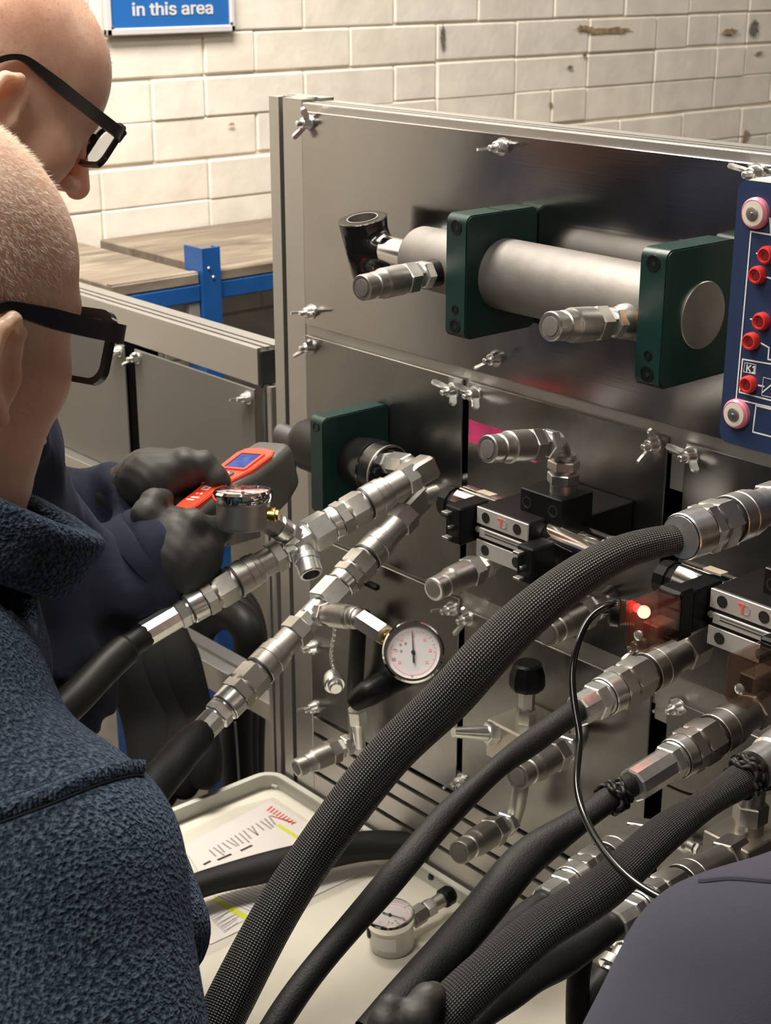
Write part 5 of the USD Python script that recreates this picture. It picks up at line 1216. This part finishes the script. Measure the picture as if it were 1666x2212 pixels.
def allsw(p):
    d = smin(sweat(p), sweatR(p), .03)
    d = d + fold(p, [(.75, .75, .35), (.9, .45, .1), (.2, .4, 1)], .0075, 3, 95) + fold(p, [(1, .2, .5), (.4, .9, .3)], .0030, 5, 170)
    return np.maximum(d, -ell(p, nbF + np.array([.0, .0, .03]), (.062, .062, .08)))
lo = np.min([shR, elR, wrR, shL, elL, wrL, chest - .15, hip - .15], 0) - .09; hi = np.max([shR, elR, wrR, shL, elL, wrL, nbF], 0) + .09
obj('sweatshirt', nets(allsw, lo, hi, .0052), M['navy_cloth'], far, smooth=True)
tr_ = nrm(wrR - elR)
obj('cuff', lathe(wrR, tr_, [(-.012, .044), (-.010, .0480), (.000, .0495), (.009, .0485), (.010, .0445)], 40), M['navy_cloth'], far)
kneeL, kneeR = hip + np.array([-.12, .02, -.42]), hip + np.array([.12, .0, -.42])
def legs(p):
    d = cap(p, hip + np.array([0, 0, -.02]), hip + np.array([0, 0, -.06]), .145, .14)
    for kn in (kneeL, kneeR):
        an = np.array([kn[0], kn[1] - .03, .09])
        d = smin(d, chain(p, [hip + np.array([(kn - hip)[0] * .6, 0, -.06]), kn, an], [.095, .072, .062], .03), .03)
    return d + fold(p, [(1, .3, .8), (-.5, 1, .6)], .003, 8, 45)
obj('trousers', nets(legs, np.minimum(hip - .30, [9, 9, .03]), hip + np.array([.30, .30, .10]), .010), M['trousers'], far, smooth=True)
for kn in (kneeL, kneeR):
    a = np.array([kn[0], kn[1] - .03, .05])
    obj('shoe', nets(lambda p: smax(smin(cap(p, a + [0, -.04, -.005], a + [.01, .15, -.02], .045, .035), cap(p, a, a + [0, 0, .06], .05, .05), .02), .002 - p[..., 2], .004), a - [.08, .11, .07], a + [.08, .22, .13], .008), M['black_plastic'], far, smooth=True)

# ---- the tester: dark body, red-orange face, blue display
tA0, tA1 = at(382, 1112, d=1.452), at(566, 972, d=1.555)
ta = nrm(tA1 - tA0); tl_ = np.linalg.norm(tA1 - tA0)
tw_ = np.array([.96, -.10, .02]); tw_ = nrm(tw_ - ta * (tw_ @ ta)); tn = np.cross(tw_, ta)
TB = np.stack([tw_, ta, tn], 1)
th = thing('infrared_tester', 'red and dark grey handheld tester with a lit blue display, held in black gloves', 'tester', tA0)
L_ = tl_
face = sg.Polygon([(-.0085, .002), (-.011, .02), (-.0115, .05), (-.0135, L_ * .52), (-.0205, L_ * .68), (-.0215, L_ * .90), (-.017, L_ * .975), (0, L_ * 1.0), (.017, L_ * .975), (.0215, L_ * .90), (.0205, L_ * .68), (.0135, L_ * .52), (.0115, .05), (.011, .02), (.0085, .002), (0, -.002)]).buffer(.002).buffer(-.001)
f = obj('face', cat(extrude(face, tA0, TB, -.002, .0016), extrude(face.buffer(-.0012), tA0, TB, .0016, .0024)), M['thermo_red'], th)
obj('display', extrude(rrect(-.0125, L_ * .665, .0125, L_ * .885, .001), tA0, TB, .0020, .0027), M['lcd'], f, smooth=False)
wnd = rrect(-.0155, L_ * .645, .0155, L_ * .905, .003)
obj('display_rim', extrude(wnd.difference(rrect(-.0125, L_ * .665, .0125, L_ * .885, .001)), tA0, TB, .0022, .0040), M['thermo_red'], f)
obj('button', lathe(tA0 + TB @ np.array([.002, L_ * .575, .002]), tn, [(0, .0062), (.0018, .0056), (.0026, .0030)], 20), M['thermo_grey'], f)
obj('button_mark', obox(tA0 + TB @ np.array([.002, L_ * .575, .0046]), TB, .0040, .0022, .0006, .0002), M['white'], f)
# white brand lettering, unreadable here, as short bars
obj('white_print', cat(*[obox(tA0 + TB @ np.array([x, y, .0026]), TB, w, h_, .0005, .0001) for x, y, w, h_ in [(-.003, .026, .009, .0022), (-.001, .031, .010, .0022), (-.0045, .039, .0028, .0026), (.0005, .039, .0028, .0026), (-.002, .0475, .008, .0020), (-.002, .0535, .008, .0020), (-.0055, .0505, .002, .006), (.0015, .0505, .002, .006)]]), M['white'], f, smooth=False)
def tb(p):
    q = (p - tA0.astype(np.float32)) @ TB.astype(np.float32)
    y = q[..., 1] / L_
    hw = np.interp(y, [-.1, 0, .45, .66, .95, 1.12, 1.2], [.013, .0145, .0175, .0255, .0265, .024, .021]).astype(np.float32)
    hh = np.interp(y, [-.1, 0, .4, .62, .8, 1.0, 1.2], [.014, .016, .017, .022, .030, .028, .024]).astype(np.float32)
    z = q[..., 2] + hh - .0008
    r = .011
    dx = np.abs(q[..., 0]) - hw + r; dz_ = np.abs(z) - hh + r
    d = np.minimum(np.maximum(dx, dz_), 0) + np.hypot(np.maximum(dx, 0), np.maximum(dz_, 0)) - r
    e = np.maximum(-q[..., 1] - .010, q[..., 1] - L_ * 1.17)
    return smax(smax(d, e, .012), q[..., 2] - .0006, .002)
cs = [tA0 + TB @ np.array([x, y, z]) for x in (-.035, .035) for y in (-.02, L_ * 1.25) for z in (-.07, .01)]
obj('case', nets(tb, np.min(cs, 0), np.max(cs, 0), .0018), M['thermo_grey'], th, smooth=35)
obj('muzzle', lathe(tA0 + TB @ np.array([0, L_ * 1.15, -.028]), ta, [(0, .017), (.006, .0165), (.0065, .012), (.003, .011), (.003, 0)], 30), M['black_plastic'], th)
obj('sight', lathe(tA0 + TB @ np.array([-.012, L_ * 1.08, -.0012]), tn, [(0, .0035), (.0006, .0033)], 12), M['yellow_print'], th)

# gloved hands of the far man: left hand over the top with its thumb by the button, right hand round the grip
T = lambda x, y, z: tA0 + TB @ np.array([x, y, z])
pL = [wrL, at(325, 1040, d=1.500), at(395, 1015, d=1.500)]
kL = [at(410, 995, d=1.535), at(392, 1000, d=1.55), at(372, 1010, d=1.565), at(352, 1024, d=1.575)]
chL = []
for i, (kk, ln) in enumerate(zip(kL, (1.0, 1.05, 1.0, .85))):
    y = L_ * (.62 - .13 * i)
    chL.append(([at(330, 1050, d=1.51) * .5 + kk * .5, kk, T(-.030, y, -.012), T(-.024, y - .004, -.034), T(-.004, y - .006, -.042 + .004 * i)], [.013, .0112, .0102, .0095, .0085]))
chL.append(([at(330, 1045, d=1.49), at(398, 1000, d=1.488), at(440, 1000, d=1.492), at(468, 1030, d=1.494), at(480, 1042, d=1.497)], [.0165, .0135, .0118, .0112, .0092]))
glove_hand(far, 'black glove of the left hand, thumb beside the tester button', chL, ([wrL + (wrL - pL[1]) * .1, pL[1], pL[2]], [.030, .031, .022]), cuff=([wrL + (wrL - pL[1]) * .35, wrL], [.033, .031]))
pR = [wrR, at(368, 1190, d=1.458), at(408, 1195, d=1.462)]
chR = []
for i, ln in enumerate((1.0, 1.05, 1.0, .85)):
    y = L_ * (.50 - .135 * i)
    kx = at(442 - i * 13, 1142 + 30 * i, d=1.452 - .004 * i)
    chR.append(([at(370, 1170 + 12 * i, d=1.44), at(415 - i * 10, 1128 + 30 * i, d=1.438), kx, T(.024, y, -.044) * .5 + kx * .5, T(-.002, y, -.048)], [.016, .0130, .0118, .0105, .0090]))
chR.append(([at(345, 1150, d=1.44), at(318, 1112, d=1.436), at(332, 1084, d=1.444), at(352, 1078, d=1.47)], [.018, .0150, .0125, .0105]))
glove_hand(far, 'black glove of the right hand, closed round the tester grip', chR, ([wrR, pR[1], at(396, 1202, d=1.455)], [.037, .040, .037]), cuff=([wrR + (wrR - pR[1]) * .45, wrR], [.040, .036]))

# ---- near man in the blue fleece
fr_near = Frame(at(-205, 748, d=.888), math.radians(109), math.radians(-16))
near = thing('person', 'near person with short white hair, black glasses and a blue fleece, seen from behind', 'person', at(0, 1900, d=.9))
nbN = fr_near.w((-.085, 0, -.145)); nbN = nbN + np.array([0, -.01, -.035])
bodyN, mN = make_body(near, fr_near, nbN, M['skin_near'], .0020, .058)
def near_hair(c):
    band = np.clip((c[:, 2] - (.020 + .5 * np.clip(c[:, 0], -.2, .06))) / .02, 0, 1)
    side = (np.abs(c[:, 1]) > .04) * (c[:, 0] > .012) * (c[:, 0] < .045) * (c[:, 2] > -.035) * .8
    back = (c[:, 0] < -.02) * (c[:, 2] > -.055)
    ear = (np.abs(c[:, 1]) > .0775) * (c[:, 2] < .036) * (c[:, 0] < .014)
    front = np.clip((.070 - c[:, 0]) / .03, .0, 1)
    return np.maximum(np.maximum(band * front, side), back * 1.0) * (1 - ear)
hairs(near, mN, fr_near, near_hair, 20000, .0044, .00015, M['hair'], 6, lean=(.45, 0, -.9), jit=.30)
spectacles(near, fr_near, 0.0, -.006, h=.0115, th=.005)
C0 = at(-250, 1555, d=.865); S0 = at(95, 1890, d=.835); E0 = at(215, 2420, d=.80)
bk = at(-420, 2000, d=.95); hipN = bk + np.array([-.02, -.10, -.42])
chN = at(300, 1960, d=.965)
cN = at(-40, 1128, d=.915); aN = nrm(np.array([.05, .62, 1.0]))
BN = basis(aN, (0, 1, 0))
def fleece(p):
    d = chain(p, [C0, S0], [.074, .070], .02)
    d = smin(d, chain(p, [S0, E0], [.0715, .066], .02), .02)
    d = smin(d, chain(p, [nbN + np.array([0, 0, -.04]), C0], [.080, .075], .02), .03)
    d = smin(d, chain(p, [C0 + np.array([-.06, 0, -.02]), bk, hipN], [.11, .15, .15], .05), .05)
    d = smin(d, chain(p, [C0 + np.array([-.30, .02, .0]), C0 + np.array([-.36, .06, -.25])], [.07, .06], .02), .05)
    d = smin(d, chain(p, [nbN + np.array([0, 0, -.05]), C0 + np.array([-.30, .02, .0])], [.07, .07], .02), .04)
    b = chain(p, [at(40, 1960, d=.985), at(296, 1900, d=.965), at(326, 2010, d=.952)], [.06, .034, .036])
    d = smin(d, b, .012)
    d = smin(d, chain(p, [at(-115, 1235, d=.955), at(-95, 1420, d=.945)], [.050, .055]), .02)
    # stand collar
    q = (p - cN.astype(np.float32)) @ BN.astype(np.float32)
    rr = np.hypot(q[..., 0] / .98, q[..., 1] / 1.0)
    ring_ = np.hypot(np.maximum(np.abs(rr - (.058 + .16 * np.clip(q[..., 2], -.03, .03))) - .0035, 0), np.maximum(np.abs(q[..., 2]) - .014, 0)) - .0085
    d = smin(d, ring_, .010)
    d = np.maximum(d, -np.maximum(rr - .050, np.maximum(-.060 - q[..., 2], q[..., 2] - .06)))
    d = d + fold(p, [(1, .3, .8), (-.5, 1, .6), (.3, -.7, 1)], .0018, 13, 40)
    return d
lo = np.min([C0 - .45, S0, E0 - .05, bk - .16, hipN - .16], 0) - .02; hi = np.max([C0, S0, E0, nbN, chN, bk], 0) + .105
mfl = nets(fleece, lo, hi, .0048)
obj('fleece_jacket', mfl, M['fleece'], near, smooth=True)
sm_ = [onto_ray(a, b, fleece, .78) for a, b in [(-40, 1786), (0, 1770), (90, 1738), (170, 1706), (225, 1686), (262, 1676), (285, 1672), (300, 1672), (312, 1673)]]
sm = smooth_path([q for q in sm_ if np.linalg.norm(q - CAM) < 1.0], 70)
jk = near.GetStage().GetPrimAtPath(str(near.GetPath()) + '/fleece_jacket')
st_, dk_ = [], []
for q in smooth_path(sm[::5], 46):
    i_ = np.argmin(np.linalg.norm(sm - q, axis=1)); t_ = nrm(sm[min(i_ + 1, 69)] - sm[max(i_ - 1, 0)]); g_ = np.array([float(fleece((q + np.eye(3)[a] * 1e-3)[None].astype(np.float32))[0] - fleece((q - np.eye(3)[a] * 1e-3)[None].astype(np.float32))[0]) for a in range(3)]); g_ = nrm(g_)
    u_ = nrm(np.cross(g_, t_)); u_ = u_ if u_ @ UPV > 0 else -u_
    st_.append(tube(np.array([q + g_ * .0005, q + u_ * .0040 + g_ * .0046 + t_ * .0006, q + u_ * .0080 + g_ * .0005 + t_ * .0012]), [.0016, .0023, .0016], 7)); dk_ += [q - u_ * .0014 + g_ * .0002, q + u_ * .0096 + g_ * .0002]
obj('seam_groove', cat(tube(np.array(dk_[0::2]), .0009, 6), tube(np.array(dk_[1::2]), .0008, 6)), plain('dark_seam_thread', (.006, .009, .014), .9), jk, smooth=True)
obj('seam', cat(st_), M['fleece'], jk, smooth=True, label='ribbed shoulder seam of the fleece')
def legsN(p):
    d = cap(p, hipN, hipN + np.array([0, 0, -.06]), .15, .145)
    for sx in (-.11, .11):
        d = smin(d, chain(p, [hipN + np.array([sx * .7, 0, -.06]), hipN + np.array([sx, .06, -.40]), np.array([hipN[0] + sx, hipN[1] - .02, .09])], [.10, .075, .065], .03), .03)
    return d
obj('trousers', nets(legsN, np.minimum(hipN - .3, [9, 9, .03]), hipN + np.array([.3, .3, .12]), .012), M['trousers'], near, smooth=True)
for sx in (-.11, .11):
    a = np.array([hipN[0] + sx, hipN[1] - .02, .05])
    obj('shoe', nets(lambda p: smax(smin(cap(p, a + [0, -.04, -.005], a + [.01, .15, -.02], .045, .035), cap(p, a, a + [0, 0, .06], .05, .05), .02), .002 - p[..., 2], .004), a - [.08, .11, .07], a + [.08, .22, .13], .008), M['black_plastic'], near, smooth=True)
# forearm, sleeve end and hand below the frame
E1 = E0 + np.array([-.10, .13, -.13])
obj('sleeve', nets(lambda p: chain(p, [E0 + np.array([0, -.005, .01]), E1], [.066, .045], .01), np.minimum(E0, E1) - .08, np.maximum(E0, E1) + .08, .007), M['fleece'], near, smooth=True)
hN = nrm(E1 - E0)
glove_hand(near, 'black glove', [([E1 + hN * .02, E1 + hN * .085 + np.array([dx, 0, .0]), E1 + hN * .12 + np.array([dx, .0, -.025]), E1 + hN * .115 + np.array([dx, -.02, -.05])], [.013, .011, .0095, .0085]) for dx in (-.033, -.011, .011, .033)] + [([E1 + hN * .02, E1 + hN * .05 + np.array([-.045, 0, 0]), E1 + hN * .085 + np.array([-.05, .0, -.01])], [.016, .012, .010])], ([E1, E1 + hN * .06], [.033, .036]), step=.005)

# ---- crouching person at the lower right, hand on the knitted hose
cr = thing('person', 'crouching person in a grey navy shirt at the lower right, only the shoulder in view', 'person', at(1600, 2400, d=.85))
A0, A1 = at(1650, 2205, d=.865), at(1535, 2440, d=.85)
bkC = at(1950, 2420, d=.90); nkC = at(1900, 2010, d=.93)
def shirt(p):
    d = chain(p, [A0, A1], [.080, .080], .03)
    d = smin(d, chain(p, [nkC, A0], [.066, .078], .03), .03)
    d = smin(d, chain(p, [nkC + np.array([.02, -.02, -.08]), bkC, bkC + np.array([.05, -.06, -.25])], [.09, .14, .14], .05), .05)
    d = smin(d, chain(p, [A1, at(1330, 2700, d=.87)], [.080, .062], .03), .03)
    return d + fold(p, [(1, .3, .8), (-.5, 1, .6)], .0014, 23, 50)
ptc = np.array([A0, A1, bkC, nkC, at(1330, 2700, d=.87), bkC + np.array([.05, -.06, -.25])])
obj('shirt', nets(shirt, ptc.min(0) - .16, ptc.max(0) + .16, .0058), M['tshirt'], cr, smooth=True)
# neckband: a raised ribbed seam running along the top of the shoulder
nbp = [at(1500, 1922, d=.85), at(1530, 1905, d=.838), at(1570, 1899, d=.832), at(1620, 1900, d=.832), at(1680, 1905, d=.838), at(1740, 1912, d=.85)]
def onto(p, sdf, it=12):
    p = np.array(p, float)
    for _ in range(it):
        e = 1e-3; g = np.array([sdf((p + np.eye(3)[i] * e)[None].astype(np.float32))[0] - sdf((p - np.eye(3)[i] * e)[None].astype(np.float32))[0] for i in range(3)]) / (2 * e)
        p = p - g * sdf(p[None].astype(np.float32))[0] / max(g @ g, .2)
    return p
obj('seam_band', tube(smooth_path([onto_ray(a, b, shirt, .84) for a, b in [(1515, 1903), (1532, 1903), (1570, 1899), (1620, 1901), (1680, 1906)]], 30), .0022, 8), M['tshirt'], cr)
frC = Frame(nkC + np.array([.05, .04, .13]), math.radians(110), math.radians(-30))
make_body(cr, frC, nkC + np.array([.02, -.01, -.02]), M['skin_far'], .004)
el3 = at(1330, 2700, d=.87); wr3 = at(905, 2420, d=.95)
obj('forearm_sleeve', nets(lambda p: chain(p, [el3, wr3], [.060, .042], .01), np.minimum(el3, wr3) - .08, np.maximum(el3, wr3) + .08, .008), M['tshirt'], cr, smooth=True)
q3 = at(895, 2300, d=.955)
ch3 = [([q3, at(872, 2255, d=.945), at(898, 2198, d=.938), at(922, 2162, d=.943), at(934, 2152, d=.952)], [.016, .0125, .0115, .0105, .0090]),
       ([q3, at(945, 2310, d=.945), at(985, 2285, d=.94), at(1010, 2275, d=.95)], [.016, .013, .0118, .010]),
       ([q3, at(975, 2360, d=.94), at(1025, 2335, d=.94), at(1050, 2320, d=.95)], [.016, .013, .0115, .010]),
       ([q3, at(990, 2370, d=.94), at(1040, 2345, d=.94), at(1060, 2330, d=.95)], [.015, .012, .0105, .009]),
       ([at(850, 2330, d=.95), at(816, 2275, d=.938), at(830, 2210, d=.935), at(844, 2172, d=.938)], [.016, .0120, .0095, .0078])]
glove_hand(cr, 'black glove closed round the knitted hose', ch3, ([wr3, q3], [.034, .036]), step=.0024)
LC = bkC + np.array([.05, -.06, -.25])
def legsC(p):
    d = cap(p, LC, LC + np.array([0, 0, -.05]), .14, .13)
    for sx in (-.12, .12):
        kn = np.array([LC[0] + sx + .12, LC[1] + .02, .42])
        d = smin(d, chain(p, [LC + np.array([sx * .6, 0, -.05]), kn, np.array([kn[0], kn[1] - .12, .09])], [.10, .075, .06], .03), .03)
    return d
obj('trousers', nets(legsC, np.array([LC[0] - .3, LC[1] - .3, .03]), LC + np.array([.3, .5, .12]), .013), M['trousers'], cr, smooth=True)
for sx in (-.12, .12):
    a = np.array([LC[0] + sx + .12, LC[1] - .10, .05])
    obj('shoe', nets(lambda p: smax(smin(cap(p, a + [0, -.04, -.005], a + [.01, .15, -.02], .045, .035), cap(p, a, a + [0, 0, .06], .05, .05), .02), .002 - p[..., 2], .004), a - [.08, .11, .07], a + [.08, .22, .13], .008), M['black_plastic'], cr, smooth=True)
